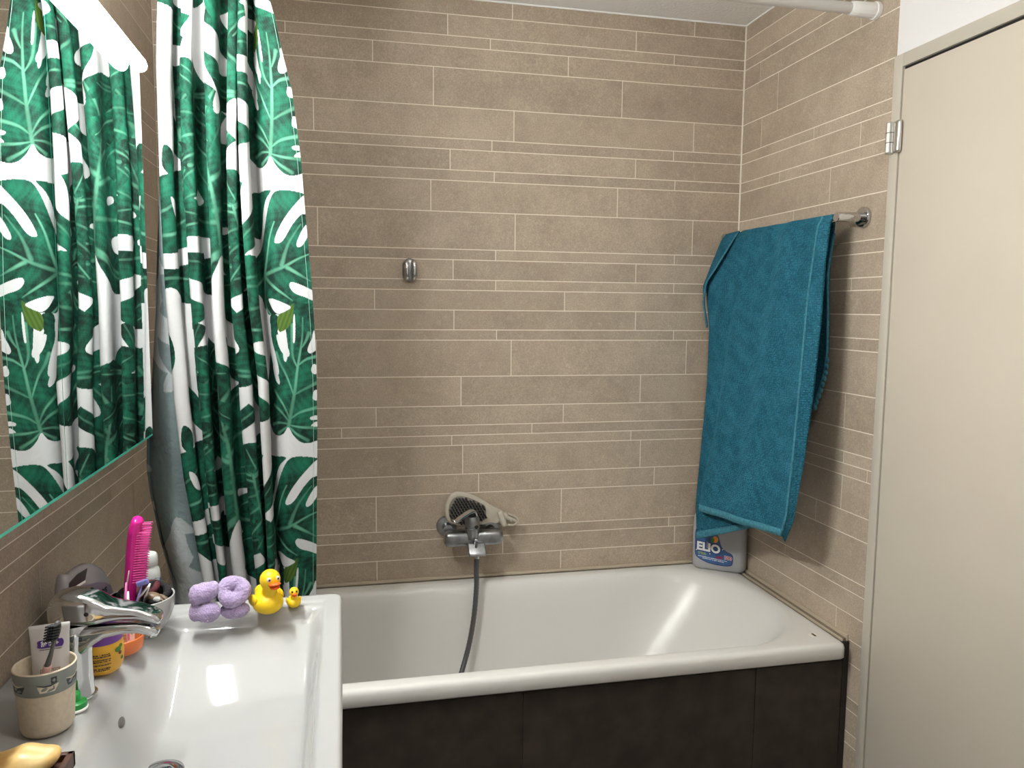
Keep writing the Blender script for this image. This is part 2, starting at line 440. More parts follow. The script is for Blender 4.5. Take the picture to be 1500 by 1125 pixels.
b = MB(); b.box(-.0145, -.003, -.766, -.7455, 1.243, 1.319, bevel=.006, seg=3); b.done('hinge_leaf', M['steel'], hg, auto=30)

# ------------------------------------------------------------------ bathtub
def rrect(x0, x1, y0, y1, rx, ry, z, n=14):
    """rounded rectangle with separate radii: rx=(left,right)"""
    pts = []
    for cx, cy, a0, rX, rY in ((x1-rx[1], y1-ry, 0, rx[1], ry), (x0+rx[0], y1-ry, 90, rx[0], ry), (x0+rx[0], y0+ry, 180, rx[0], ry), (x1-rx[1], y0+ry, 270, rx[1], ry)):
        for k in range(n):
            a = math.radians(a0+90*k/(n-1)); pts.append((cx+rX*math.cos(a), cy+rY*math.sin(a), z))
    return pts
tub = thing('bathtub', 'white enamel bathtub built in below the tiled back wall', 'bathtub', (-.9, -.34, ZF))
X0, X1, Y0, Y1 = -1.806, -.0205, -.690, -.012
rings = []
def outer(i, z, r=.016): return rrect(X0+i, X1-i, Y0+i, Y1-i, (r, r), r, z)
rings += [outer(.016, -.030), outer(.012, -.043), outer(.003, -.043), outer(0, -.039), outer(0, -.014), outer(.002, -.006), outer(.007, -.0015), outer(.014, 0, .02)]
IX0, IX1, IY0, IY1 = -1.74, -.060, -.645, -.062
def inner(dl, dr, dy, z, rx=.22, ry=.25): return rrect(IX0+dl, IX1-dr, IY0+dy, IY1-dy*1.1, (.16, rx), ry, z)
rings += [inner(-.012, -.010, -.010, 0), inner(-.004, -.003, -.004, -.0015), inner(.004, .005, .003, -.006), inner(.012, .016, .009, -.016), inner(.02, .032, .015, -.035), inner(.03, .07, .022, -.09), inner(.045, .13, .034, -.17), inner(.06, .20, .05, -.26), inner(.08, .27, .068, -.34, .2, .2), inner(.105, .32, .09, -.385, .17, .17), inner(.15, .38, .13, -.405, .14, .14), inner(.28, .55, .2, -.412, .08, .08)]
b = MB(); b.loft(rings, cap0=False, cap1=True)
b.done('basin_shell', M['enamel'], tub)
# sticker-like chip on the rim
b = MB(); b.box(-.087, -.067, -.636, -.615, 0, .0006); b.done('chip_patch', mat('chip_pale', (.78, .74, .66), .5), tub, smooth=False)
b = MB(); b.box(-.0785, -.0730, -.634, -.617, .0006, .0012); b.done('chip_spot', mat('chip_brown', (.03, .018, .01), .5), tub, smooth=False)
# tiled front panel
pn = thing('tiled_plinth', 'dark brown tiled plinth below the bathtub rim', 'plinth', (-.9, -.665, ZF))
b = MB(); b.box(XL+.002, -.0015, -.664, -.64, ZF, -.046)
b.done('panel_core', M['black'], pn, smooth=False)
b = MB(); b.box(XL+.002, -.019, -.6695, -.664, ZF, -.052); b.done('panel_joints', M['panelgrout'], pn, smooth=False)
xs = [XL+.002, -1.507, -.889, -.272, -.0195]
for zt, zb in ((-.052, -.3565), (-.3585, ZF)):
    for a, c in zip(xs, xs[1:]):
        b = MB(); b.box(a+.0008, c-.0008, -.674, -.6685, zb, zt, bevel=.0008, seg=1); b.done('panel_tile', M['panel'], pn, smooth=False)
b = MB(); b.box(-.0185, -.0005, -.672, -.655, ZF, -.003, bevel=.001); b.done('end_strip', mat('dark_end_strip', (.012, .012, .011), .4), pn, smooth=False)
# sealing strips between tub and walls
b = MB(); b.box(XL, -.0005, -.013, 0, -.002, .007, bevel=.002); b.box(-.0075, -.0005, -.668, -.006, -.004, .012, bevel=.002); b.box(-.0215, -.0165, -.668, -.013, -.004, .003, bevel=.0015)
tag(b.done('trim_3', M['seal'], smooth=False), 'beige sealing strip between bathtub rim and tiled walls', 'trim', kind='structure')
b = MB(); b.box(-.017, -.007, -.666, -.012, -.008, .0035)
tag(b.done('trim_4', M['sealdark'], smooth=False), 'brown sealant line between bathtub rim and right wall', 'trim', kind='structure')

# ------------------------------------------------------------------ washbasin
ZB = .295
BX0, BX1, BY0, BY1 = -1.8085, -1.309, -1.90, -.857
ws = thing('washbasin', 'white ceramic washbasin with a chrome drain on the left wall', 'washbasin', (-1.56, -1.38, .10))
def sst(a, b_, x):
    t = np.clip((x-a)/(b_-a), 0, 1); return t*t*(3-2*t)
nx, ny = 130, 220
gx = np.linspace(0, 1, nx); gy = np.linspace(0, 1, ny)
verts = []
bm = bmesh.new(); rows = []
rc = .022
def bowl_depth(x, y):
    l = sst(-1.672, -1.585, x); r = 1-sst(-1.372, -1.342, x); fr_ = 1-sst(-1.16, -.915, y); nr = sst(-1.85, -1.6, y)
    # steep lip followed by a gentle ramp at the far end
    lip = 1-sst(-.935, -.915, y)
    far = .22*lip+.78*fr_
    return .105*l*r*far*nr + .012*math.exp(-((x+1.571)**2+(y+1.228)**2)/.010)*l*r
for j in range(ny):
    row = []
    for i in range(nx):
        x = BX0+(BX1-BX0)*gx[i]; y = BY0+(BY1-BY0)*gy[j]
        # rounded outer corners on the free side
        for (cx, cy, sx, sy) in ((BX1-rc, BY1-rc, 1, 1), (BX1-rc, BY0+rc, 1, -1)):
            dx, dy = (x-cx)*sx, (y-cy)*sy
            if dx > 0 and dy > 0:
                m_ = max(dx, dy); h = math.hypot(dx, dy)
                if h > 0: x = cx+sx*dx*m_/h; y = cy+sy*dy*m_/h
        e = min(BX1-x, BY1-y, y-BY0); 
        dxy = e
        if x > BX1-rc and y > BY1-rc: dxy = rc-math.hypot(x-(BX1-rc), y-(BY1-rc))
        rnd = .007
        drop = 0 if dxy >= rnd else rnd-math.sqrt(max(0, rnd**2-(rnd-max(dxy, 0))**2))
        # faint raised edge bead round the ledge
        bead = .0022*math.exp(-((dxy-.030)/.004)**2) if y > -1.0 and x > -1.75 else 0
        z = ZB-drop-float(bowl_depth(x, y))-(.0015 if dxy > .034 else 0)
        row.append(bm.verts.new((x, y, z)))
    rows.append(row)
for r0, r1 in zip(rows, rows[1:]):
    for i in range(nx-1): bm.faces.new((r0[i], r0[i+1], r1[i+1], r1[i]))
# skirt and underside
loop = rows[0] + [r[-1] for r in rows[1:]] + rows[-1][-2::-1] + [r[0] for r in rows[-2:0:-1]]
c_ = Vector((-1.56, -1.38, 0))
prev = loop
for z, sc_ in ((ZB-.05, 1.0), (ZB-.10, .992), (ZB-.125, .93)):
    cur = []
    for v in loop:
        p = v.co.copy(); p.x = c_.x+(p.x-c_.x)*sc_; p.y = c_.y+(p.y-c_.y)*sc_; p.z = z; cur.append(bm.verts.new(p))
    for k in range(len(loop)):
        q = (k+1) % len(loop); bm.faces.new((prev[k], cur[k], cur[q], prev[q]))
    prev = cur
bm.faces.new(prev)
bmesh.ops.recalc_face_normals(bm, faces=bm.faces)
me = bpy.data.meshes.new('basin_body'); bm.to_mesh(me); bm.free()
link('basin_body', me, M['ceramic'], ws)
# drain and overflow
zd = ZB-float(bowl_depth(-1.571, -1.228))-.0015
dn = MB(); dn.lathe([(.016, .001), (.022, .0035), (.030, .0025), (.0315, .0005), (.031, -.004), (.016, -.004)], (-1.571, -1.228, zd), caps=False)
dr = dn.done('drain_ring', M['chrome'], ws)
b = MB(); b.lathe([(0, .006), (.012, .0055), (.0165, .004), (.017, .001), (0, 0)], (-1.571, -1.228, zd), caps=False); b.done('drain_plug', M['chrome'], dr)
zo = ZB-float(bowl_depth(-1.632, -1.196))-.0015
b = MB(); b.ell((-1.632, -1.196, zo), (.0030, .0135, .0065), Matrix.Rotation(math.radians(-35), 3, 'Y')); b.done('overflow_hole', mat('overflow_shadow', (.13, .12, .11), .3), ws)
# vanity below
vn = thing('vanity_cabinet', 'white vanity cabinet under the washbasin', 'cabinet', (-1.56, -1.38, -.30))
b = MB(); b.box(XL+.003, -1.345, -1.86, -.895, -.30, ZB-.126, bevel=.003); b.done('cabinet_body', M['vanity'], vn, smooth=False)
for k in (0, 1):
    b = MB(); b.box(-1.345, -1.327, -1.858, -.897, -.298+.235*k, -.067+.233*k, bevel=.002); dq = b.done('drawer_front', M['vanity'], vn, smooth=False)
    b = MB(); b.box(-1.327, -1.318, -1.45, -1.30, -.11+.235*k, -.10+.235*k, bevel=.002); b.done('drawer_pull', M['steel'], dq, smooth=False)

# ------------------------------------------------------------------ mirror cabinet and lamp
XM = -1.68
mc = thing('mirror_cabinet', 'wall cabinet with mirrored doors over the washbasin', 'mirror cabinet', (-1.745, -1.23, .60))
b = MB(); b.box(XL+.001, XM-.006, -1.735, -.736, .606, 1.334); b.done('cabinet_box', M['cabinet'], mc, smooth=False)
for (a, c) in ((-1.2259, -.731), (-1.74, -1.2271)):
    b = MB(); b.box(XM-.0058, XM-.0003, a, c, .6025, 1.338)
    dd = b.done('mirror_door', M['glassedge'], mc, smooth=False)
    b = MB(); b.ring([]); v = b.ring([(XM, a+.0003, .6068), (XM, c-.0003, .6068), (XM, c-.0003, 1.3375), (XM, a+.0003, 1.3375)]); b.cap(v)
    o = b.done('mirror_glass', M['mirror'], dd, smooth=False)
lp = thing('mirror_lamp', 'bright white tube lamp along the top of the mirror', 'lamp', (-1.66, -1.13, 1.335))
LX, LZ, LR = -1.6635, 1.308, .0130
b = MB(); 
prof = [(0.0, -.782), (LR*.5, -.785), (LR*.87, -.793), (LR, -.806), (LR, -1.30), (LR*.87, -1.313), (0.0, -1.32)]
b.lathe([(r, h) for r, h in prof], (LX, 0, LZ), n=24, axis='y', caps=False); b.done('light_tube', M['lamp'], lp)
b = MB(); b.box(XM-.03, XM-.002, -1.16, -1.06, 1.3385, 1.352, bevel=.002); b.tube([(XM-.01, -1.11, 1.346), (LX-.008, -1.11, 1.343), (LX, -1.11, 1.322)], .005, 10); b.done('lamp_bracket', M['chrome'], lp, auto=40)

# ------------------------------------------------------------------ shower rod and curtain
YR, ZRod = -.648, 1.606
rd = thing('shower_curtain_rod', 'white shower curtain rod spanning above the bathtub', 'curtain rod', (-.9, YR, ZRod))
b = MB(); b.tube([(XL+.03, YR, ZRod), (-.075, YR, ZRod)], .0135, 24); b.done('rod_tube', M['whiteplastic'], rd)
for s_, xe in ((1, -.0005), (-1, XL+.0005)):
    b = MB()
    x_ = lambda t: xe-s_*t
    n = 48
    rr = []
    for t, r in ((0, .0205), (.006, .0215), (.012, .0205)): rr.append([(x_(t), YR+r*math.cos(k*2*math.pi/n), ZRod+r*math.sin(k*2*math.pi/n)) for k in range(n)])
    for t, r in ((.013, .0185), (.05, .0178), (.075, .0165), (.078, .0145)): rr.append([(x_(t), YR+(r-(.0009 if k % 4 < 2 else 0))*math.cos(k*2*math.pi/n), ZRod+(r-(.0009 if k % 4 < 2 else 0))*math.sin(k*2*math.pi/n)) for k in range(n)])
    b.loft(rr); b.done('end_cap', M['whiteplastic'], rd, auto=35)

# --- leaf print, defined in fabric coordinates (U to the right from the hem, V down, one unit = 1.47 mm)
P_ = 405.0
HEMV = [0, 27, 80, 133, 187, 240, 280, 350, 430, 510, 563, 640, 868]
HEMU = [394.7, 402.7, 414.7, 428, 435, 442, 445, 450.7, 458, 462.7, 464, 465, 463]
def cloth(pts, ox, oy, k=3.75):
    """outline points measured on the flat hanging panel -> fabric units from its hem"""
    out = []
    for x, y in pts:
        X, V = ox+x/k, oy+y/k
        out.append((X-float(np.interp(V, HEMV, HEMU)), V))
    return out
A_ = lambda *p: cloth(p, 340, 0)
B_2 = lambda *p: cloth(p, 340, 270)
def rnd(poly, n=4): return np.array([(q[0], q[1]) for q in smooth_poly([(a, c, 0) for a, c in poly], n)])
GREEN_A = rnd(A_((212, 852), (190, 890), (150, 908), (105, 903), (70, 880), (20, 800), (0, 640), (20, 420), (60, 260), (100, 130), (140, 10), (170, -100), (230, -150), (300, -40), (360, 120), (430, 330), (470, 560), (470, 800), (430, 910), (380, 940), (330, 953), (285, 940), (245, 900)))
WHITE_A = [rnd(q) for q in (
    A_((30, 10), (60, 80), (100, 170), (108, 250), (130, 330), (153, 410), (155, 466), (138, 455), (112, 380), (82, 325), (60, 280), (30, 270), (0, 180), (0, 60)),
    A_((60, 470), (78, 490), (102, 532), (125, 585), (118, 602), (88, 580), (68, 540), (55, 500)),
    A_((148, 195), (156, 215), (167, 270), (179, 350), (170, 358), (157, 290), (147, 225)),
    A_((275, 288), (285, 320), (298, 372), (288, 380), (276, 360), (270, 310)),
    A_((308, 486), (335, 495), (340, 535), (318, 541), (303, 520)),
    A_((333, 640), (360, 645), (365, 695), (338, 695), (328, 680)),
    A_((328, 800), (350, 790), (380, 790), (375, 812), (340, 814)),
    A_((340, 848), (360, 828), (385, 825), (385, 852), (355, 853)))]
VEINS_A = [A_(*q) for q in (
    [(198, 215), (215, 330), (225, 500), (223, 660), (213, 840)], [(222, 500), (178, 420), (150, 260)], [(222, 668), (165, 545), (120, 480), (80, 420)],
    [(216, 805), (170, 725), (120, 675), (80, 640)], [(213, 820), (160, 765), (85, 728)], [(212, 832), (150, 828), (85, 845)],
    [(226, 385), (240, 345), (247, 305)], [(226, 490), (265, 455), (320, 440)], [(224, 662), (275, 630), (345, 592)], [(220, 803), (270, 765), (365, 740)], [(218, 840), (290, 856), (380, 862)], [(212, 845), (180, 870), (150, 890)], [(216, 850), (265, 895), (330, 935)])]
GREEN_B = rnd(B_2((235, 30), (300, 18), (395, 33), (470, 60), (560, 180), (590, 330), (570, 480), (500, 600), (450, 640), (400, 640), (335, 640), (300, 690), (240, 705), (190, 710), (150, 690), (110, 620), (60, 560), (30, 470), (70, 380), (115, 320), (140, 250), (165, 180), (195, 100)))
GREEN_B2 = rnd(B_2((105, 25), (215, 20), (172, 72), (142, 130), (120, 230), (95, 280), (40, 250), (20, 120), (50, 30)))
WHITE_B = [rnd(q) for q in (
    B_2((400, 40), (420, 90), (405, 140), (375, 150), (330, 205), (290, 275), (262, 305), (232, 302), (248, 245), (285, 175), (340, 100)),
    B_2((410, 203), (425, 240), (412, 270), (385, 315), (360, 328), (352, 308), (368, 262), (392, 218)),
    B_2((314, 535), (330, 522), (385, 540), (450, 572), (470, 600), (450, 625), (400, 606), (350, 588), (322, 562)),
    B_2((178, 616), (230, 620), (318, 658), (300, 682), (252, 701), (218, 682), (190, 645)),
    B_2((430, 435), (440, 445), (436, 460), (428, 452)),
    B_2((234, 828), (262, 828), (298, 878), (314, 930), (298, 946), (258, 902)),
    B_2((262, 810), (295, 810), (285, 826), (272, 824)),
    B_2((470, 800), (475, 890), (432, 926), (413, 908), (432, 855)),
    B_2((148, 670), (175, 720), (186, 770), (192, 850), (222, 935), (243, 1010), (243, 1048), (222, 1048), (192, 1000), (168, 900), (160, 800), (150, 740)))]
VEINS_B = [B_2(*q) for q in (
    [(425, 362), (360, 392), (285, 436), (220, 462), (136, 484)], [(375, 200), (315, 295), (290, 360), (272, 428)], [(232, 190), (195, 280), (165, 395), (138, 480)],
    [(330, 625), (240, 560), (138, 490)], [(430, 515), (370, 480), (300, 440)], [(60, 560), (100, 520), (136, 488)], [(215, 720), (175, 690), (142, 640), (138, 492)])]
OLIVE = rnd(B_2((336, 640), (334, 700), (318, 765), (272, 802), (250, 792), (243, 740), (258, 702), (300, 685)))
DARK_L = rnd(B_2((190, 712), (240, 708), (255, 745), (240, 820), (225, 860), (215, 900), (190, 850), (182, 780)))

def in_poly(x, y, poly):
    c = np.zeros(x.shape, bool); n = len(poly)
    for i in range(n):
        x0, y0 = poly[i]; x1, y1 = poly[i-1]
        if y0 == y1: continue
        m_ = (y0 > y) != (y1 > y)
        c ^= m_ & (x < (x1-x0)*(y-y0)/(y1-y0)+x0)
    return c
def vein_cover(x, y, vs, w0, w1=.8):
    """w0 wide at the end of each polyline, narrowing towards its start"""
    best = np.zeros(x.shape); near = np.full(x.shape, 1e3)
    for q in vs:
        q = np.array([(a[0], a[1]) for a in smooth_poly([(a, c, 0) for a, c in q], 4, False)]); n = len(q)
        for i in range(n-1):
            a, d = q[i], q[i+1]-q[i]; L2 = d @ d+1e-9
            t = np.clip(((x-a[0])*d[0]+(y-a[1])*d[1])/L2, 0, 1)
            dist = np.hypot(x-a[0]-t*d[0], y-a[1]-t*d[1])
            f_ = abs((i+t)/(n-1)); w = w1+(w0-w1)*f_
            best = np.maximum(best, np.clip(1.5-dist/w, 0, 1)); near = np.minimum(near, dist)
    return best, near
DARK = np.array((.0003, .012, .0068)); LITE = np.array((.0045, .105, .058)); VEIN = np.array((.085, .25, .165))
def wash(x, y, near, seed):
    n1 = np.sin(x*.085+seed+2.1*np.sin(y*.031+seed))*np.sin(y*.062+1.7*np.sin(x*.045+seed*2))
    n2 = np.sin(x*.31+y*.17+3*np.sin(y*.11+seed))*np.sin(y*.27-x*.13+2*np.sin(x*.09))
    n3 = np.sin(x*.9+y*.5+4*np.sin(y*.2))*np.sin(y*.8-x*.3+3*np.sin(x*.21))
    k = .30+.36*n1+.22*n2+.12*n3+.14*np.clip((near-2)/16, -.3, 1)
    return np.clip(k, 0, 1)
def paint(rgb, idx, x, y, green, whites, veins, seed, wv, tone=1.0, vk=.92):
    g = in_poly(x, y, green)
    for q in whites: g &= ~in_poly(x, y, q)
    if not g.any(): return
    i = idx[g]; xx, yy = x[g], y[g]
    v, near = vein_cover(xx, yy, veins, wv)
    k = wash(xx, yy, near, seed)[:, None]
    col = (DARK*(1-k)+LITE*k)*tone
    v = (v*vk*(.75+.25*np.sin(xx*.11+yy*.07+seed)))[:, None]
    rgb[i] = col*(1-v)+VEIN*v

# a free-standing leaf for the gathered part: outline, fingers and veins in units of its length
def leaf_parts(seed, wide=.62, nf=5):
    r_ = random.Random(seed)
    out = [(0, 0), (-.12, .10), (-.20, .26), (-.14, .44), (.04, wide*.95), (.28, wide), (.52, wide*.86), (.74, wide*.58), (.90, wide*.28), (1.0, 0)]
    green = out+[(a, -c) for a, c in out[-2:0:-1]]
    whites, veins = [], [[(.95, 0), (.7, .01), (.4, -.01), (0, 0)]]
    for sg in (1, -1):
        for k in range(nf):
            a0 = .02+.165*k+.03*r_.random()+(0.04 if sg < 0 else 0); an = math.radians([112, 82, 66, 54, 44][k]); Lk = [.50, .62, .56, .46, .32][k]
            p = lambda t, o: (a0+t*math.cos(an)+.16*t*t-o*math.sin(an), sg*(t*math.sin(an)+o*math.cos(an)-.05*t*t))
            veins.append([p(Lk, 0), p(Lk*.6, 0), p(Lk*.25, 0), p(0, 0)])
            if k < nf-1 and r_.random() < .97:
                b0 = a0+.085; bn = math.radians([97, 74, 60, 49][k]); t0 = .16+.12*r_.random(); wd = .048+.030*r_.random()
                q = lambda t, o: (b0+t*math.cos(bn)+.15*t*t-o*math.sin(bn), sg*(t*math.sin(bn)+o*math.cos(bn)-.05*t*t))
                whites.append([q(t0, 0), q(t0+.06, -wd*.8), q(t0+.2, -wd*1.1), q(.62, -wd*1.2), q(.95, -wd), q(.95, wd), q(.62, wd*1.1), q(t0+.2, wd), q(t0+.06, wd*.8)])
                if r_.random() < .5: whites.append([q(t0*.45, 0), q(t0*.55, .022), q(t0*.8, .02), q(t0*.85, 0), q(t0*.8, -.02), q(t0*.55, -.022)])
        veins.append([(-.12, sg*.34), (-.08, sg*.2), (0, sg*.03)])
    return green, whites, veins
LEAVES = [  # U, V, angle (0 = right, 90 = up), length, seed, wide
    (-330, 372, 97, 250, 3, .60), (-225, 150, 62, 205, 5, .66), (-480, 250, 118, 235, 8, .62), (-175, 420, 118, 190, 12, .70),
    (-560, 420, 70, 210, 21, .64), (-410, 140, 255, 150, 30, .66), (-250, 300, 282, 130, 33, .60), (-640, 180, 95, 220, 41, .62), (-720, 360, 60, 200, 44, .64)]
LEAVES = [(u, v, a, L, sd, [rnd(q) if k < 2 else q for k, q in enumerate(())], leaf_parts(sd, wd)) for u, v, a, L, sd, wd in LEAVES]
COLUMN = [(rnd([(-650, 262), (-600, 275), (-560, 262), (-520, 252), (-480, 262), (-480, 425), (-530, 440), (-560, 420), (-600, 435), (-650, 420)]),
           [rnd([(-660, 365), (-560, 372), (-480, 352), (-480, 374), (-560, 394), (-660, 385)]), rnd([(-552, 292), (-540, 300), (-532, 322), (-545, 318)])],
           [[(-480, 300), (-540, 340), (-600, 350)], [(-480, 410), (-540, 405), (-620, 415)], [(-520, 270), (-560, 310), (-620, 325)]]),
          (rnd([(-575, 480), (-562, 500), (-560, 530), (-572, 548), (-582, 525), (-584, 498)]), [], [[(-572, 545), (-573, 485)]]),
          (rnd([(-530, 560), (-505, 590), (-490, 650), (-515, 630), (-532, 595)]), [], []),
          (rnd([(-555, 625), (-540, 640), (-545, 668), (-560, 655)]), [], [])]
def leaf_print(U, V):
    rgb = np.empty((U.size, 3)); rgb[:] = (.47, .466, .468)
    Vp = np.mod(V-60, P_)+60            # the print repeats down the cloth
    for (lu, lv, ang, L, sd, _, (gr, wh, ve)) in LEAVES:
        ca, sa = math.cos(math.radians(ang)), math.sin(math.radians(ang))
        tr_ = lambda q: np.array([(lu+L*(a*ca-c*sa), -(L*(a*sa+c*ca))) for a, c in q])
        G_ = rnd(tr_(gr)); W_ = [rnd(tr_(q)) for q in wh]; V_ = [[tuple(z) for z in tr_(q)] for q in ve]
        for kv in (-1, 0, 1):
            dv = Vp-(lv+kv*P_)
            sel = np.nonzero((np.abs(U-lu) < L*1.15) & (np.abs(dv) < L*1.15) & (U < -88))[0]
            if sel.size: paint(rgb, sel, U[sel], dv[sel], G_, W_, V_, sd*.7, L*.014, 1.0, .62)
    edge_ = np.nonzero(U < -507)[0]     # the outermost width of cloth
    rgb[edge_] = (.47, .466, .468)
    for kv in (-1, 0, 1):
        x, y = U[edge_], Vp[edge_]-kv*P_
        for g_, w_, vn_ in COLUMN: paint(rgb, edge_, x, y, g_, w_, vn_, 6.1, 3.0)
    pan = U > -135
    base = np.nonzero(pan & (U > -104))[0]
    rgb[base] = (.47, .466, .468)
    for kv in (-1, 0, 1):
        sel = base; x, y = U[sel], Vp[sel]-kv*P_
        m_ = (y > -60) & (y < 560); sel, x, y = sel[m_], x[m_], y[m_]
        if sel.size: paint(rgb, sel, x, y, GREEN_A, WHITE_A, VEINS_A, 1.3, 2.6)
    for kv in (-1, 0, 1):
        sel = base; x, y = U[sel], Vp[sel]-kv*P_
        m_ = (y > 200) & (y < 580); sel, x, y = sel[m_], x[m_], y[m_]
        if not sel.size: continue
        paint(rgb, sel, x, y, GREEN_B2, [], [], 4.0, 2.0)
        paint(rgb, sel, x, y, GREEN_B, [], VEINS_B, 2.2, 3.0)
        paint(rgb, sel, x, y, DARK_L, [], [], 5.0, 2.0, .8)
        w_ = np.zeros(x.shape, bool)
        for q in WHITE_B: w_ |= in_poly(x, y, q)
        rgb[sel[w_]] = (.47, .466, .468)
        o_ = in_poly(x, y, OLIVE) & ~w_
        k = 1.0; rgb[sel[o_]] = DARK
        rgb[sel[o_]] = rgb[sel[o_]]*.2+np.array((.055, .105, .010))*(.6+.4*np.sin(x[o_]*.5+y[o_]*.21)**2)[:, None]
    return rgb

def set_print(me, rgb):
    at = me.color_attributes.new('print', 'FLOAT_COLOR', 'POINT')
    buf = np.ones((len(me.vertices), 4), np.float32); buf[:, :3] = rgb
    at.data.foreach_set('color', buf.ravel())

def grid_mesh(name, P):
    """P: (nr, nc, 3) array"""
    nr, nc = P.shape[:2]
    me = bpy.data.meshes.new(name)
    idx = np.arange(nr*nc).reshape(nr, nc)
    quads = np.stack([idx[:-1, :-1], idx[:-1, 1:], idx[1:, 1:], idx[1:, :-1]], -1).reshape(-1, 4)
    me.vertices.add(nr*nc); me.vertices.foreach_set('co', P.astype(np.float32).ravel())
    me.loops.add(quads.size); me.loops.foreach_set('vertex_index', quads.astype(np.int32).ravel())
    me.polygons.add(len(quads)); me.polygons.foreach_set('loop_start', np.arange(0, quads.size, 4, dtype=np.int32))
    me.polygons.foreach_set('loop_total', np.full(len(quads), 4, np.int32))
    me.update(); me.validate()
    return me

cu = thing('shower_curtain', 'white shower curtain printed with large green monstera leaves', 'shower curtain', (-1.52, -.64, 1.56))
ZT, ZBt = 1.575, .035
XLt = [(0.0, -1.610), (.238, -1.633), (.482, -1.665), (.652, -1.677), (.861, -1.682), (1.117, -1.683), (1.347, -1.679), (1.478, -1.672), (1.6, -1.668)]
XPt = [(0.0, -1.452), (.209, -1.456), (.409, -1.460), (.57, -1.464), (.695, -1.466), (.863, -1.481), (1.01, -1.486), (1.167, -1.489), (1.361, -1.488), (1.495, -1.483), (1.6, -1.478)]
XRt = [(0.0, -1.374), (.186, -1.371), (.565, -1.362), (.688, -1.361), (.771, -1.362), (.894, -1.367), (1.014, -1.375), (1.117, -1.382), (1.174, -1.385), (1.249, -1.393), (1.325, -1.402), (1.396, -1.419), (1.467, -1.433), (1.502, -1.443), (1.6, -1.462)]
YCt = [(0.0, -.545), (.186, -.555), (.565, -.578), (1.174, -.62), (1.502, -.64), (1.6, -.648)]
NZ = 1060
zs = np.linspace(ZT, ZBt, NZ)
NF = 5
pf = np.linspace(0, NF, 900)           # gathered part
pp = np.linspace(0, 1, 190)[1:]        # flat panel
FT = [0, .27, .47, .72, .90, 1.0]      # fold boundaries across the gathered width
FB = [0, .22, .40, .66, .86, 1.0]
rows = []
for z in zs:
    h = (ZT-z)/(ZT-ZBt)
    xl, xr, xp_, yc = interp(z, XLt), interp(z, XRt), interp(z, XPt), interp(z, YCt)
    W = xp_-xl
    fx = (1-h)*np.interp(pf, np.arange(6), FT)+h*np.interp(pf, np.arange(6), FB)
    ph_ = pf+.05*np.sin(h*6+pf*1.3)
    k1 = .165+.03*np.sin(pf*1.7+h*2.2)
    x = xl+W*(fx+k1/NF*np.sin(4*np.pi*ph_)*np.sin(np.pi*np.minimum(pf*2, 1)/2))
    x += .003*np.sin(pf*2.3+h*7)*np.minimum(pf, 1)
    a_ = (.027+.010*h)*(1+.30*np.sin(pf*2.9+1.0+h*1.5))
    y = yc+.012+a_*np.cos(2*np.pi*ph_)
    y += .0025*np.sin(h*23+pf*5)
    x_e, y_e = x[-1], y[-1]
    xq = x_e+(xr-x_e)*pp
    yq = y_e+(yc-.004-y_e)*np.sin(np.minimum(pp*2.6, 1)*math.pi/2)+.004*np.sin(pp*5+h*4)*pp
    rows.append(np.stack([np.concatenate([x, xq]), np.concatenate([y, yq]), np.full(x.size+xq.size, z)], -1))
Pc = np.array(rows)
# unrolled fabric coordinate from the arc length, measured from the right hem
seg = np.hypot(np.diff(Pc[:, :, 0], axis=1), np.diff(Pc[:, :, 1], axis=1))
arc = np.concatenate([np.zeros((len(zs), 1)), np.cumsum(seg, 1)], 1)
S = arc-arc[:, -1:]
S[:, :pf.size] = (S[420][None, :pf.size]-S[420, pf.size-1])*1.0+S[:, pf.size-1:pf.size]   # gathered cloth does not stretch
Uc = S/.00147; Vc = 226+(1.188-Pc[:, :, 2])/.00147
me = grid_mesh('curtain_panel', Pc)
set_print(me, leaf_print(Uc.ravel(), Vc.ravel()))
link('curtain_panel', me, M['curtain'], cu)
# hem stitching down the right edge
b = MB(); b.tube([tuple(Pc[i, -16]+np.array((0, -.0006, 0))) for i in range(0, NZ, 8)], .00035, 6); b.done('hem_stitch', M['stitch'], cu)
# the fold at the left that shows the dull reverse of the cloth
zr = np.linspace(1.12, ZBt, 420); tr = np.linspace(0, 1, 130)
XS = [(0.0, -1.70), (.212, -1.711), (.313, -1.731), (.428, -1.746), (.492, -1.750), (.571, -1.746), (.679, -1.732), (.86, -1.712), (1.079, -1.697), (1.12, -1.690)]
rows = []
for z in zr:
    h = (ZT-z)/(ZT-ZBt); xl = interp(z, XLt); xs_ = interp(z, XS)
    x = xl+.012+(xs_-xl-.012)*np.sin(tr*math.pi*.62)
    y = interp(z, YCt)+.045+.035*tr-.016*np.sin(tr*math.pi*2.2)+.004*np.sin(h*26+tr*6)
    rows.append(np.stack([x, y, np.full(tr.size, z)], -1))
Pr = np.array(rows)
me = grid_mesh('reverse_fold', Pr)
seg = np.hypot(np.diff(Pr[:, :, 0], axis=1), np.diff(Pr[:, :, 1], axis=1)); arc = np.concatenate([np.zeros((len(zr), 1)), np.cumsum(seg, 1)], 1)
col = leaf_print(-(arc/.00147).ravel()-300, (226+(1.188-Pr[:, :, 2])/.00147).ravel())
lum = col.mean(1, keepdims=True)
fade = np.where(lum > .4, np.array([[.36, .385, .39]]), np.array([[.155, .19, .20]])+col*.2)
set_print(me, fade)
o = link('reverse_fold', me, M['reverse'], cu); tag(o, 'dull grey reverse side of the cloth')
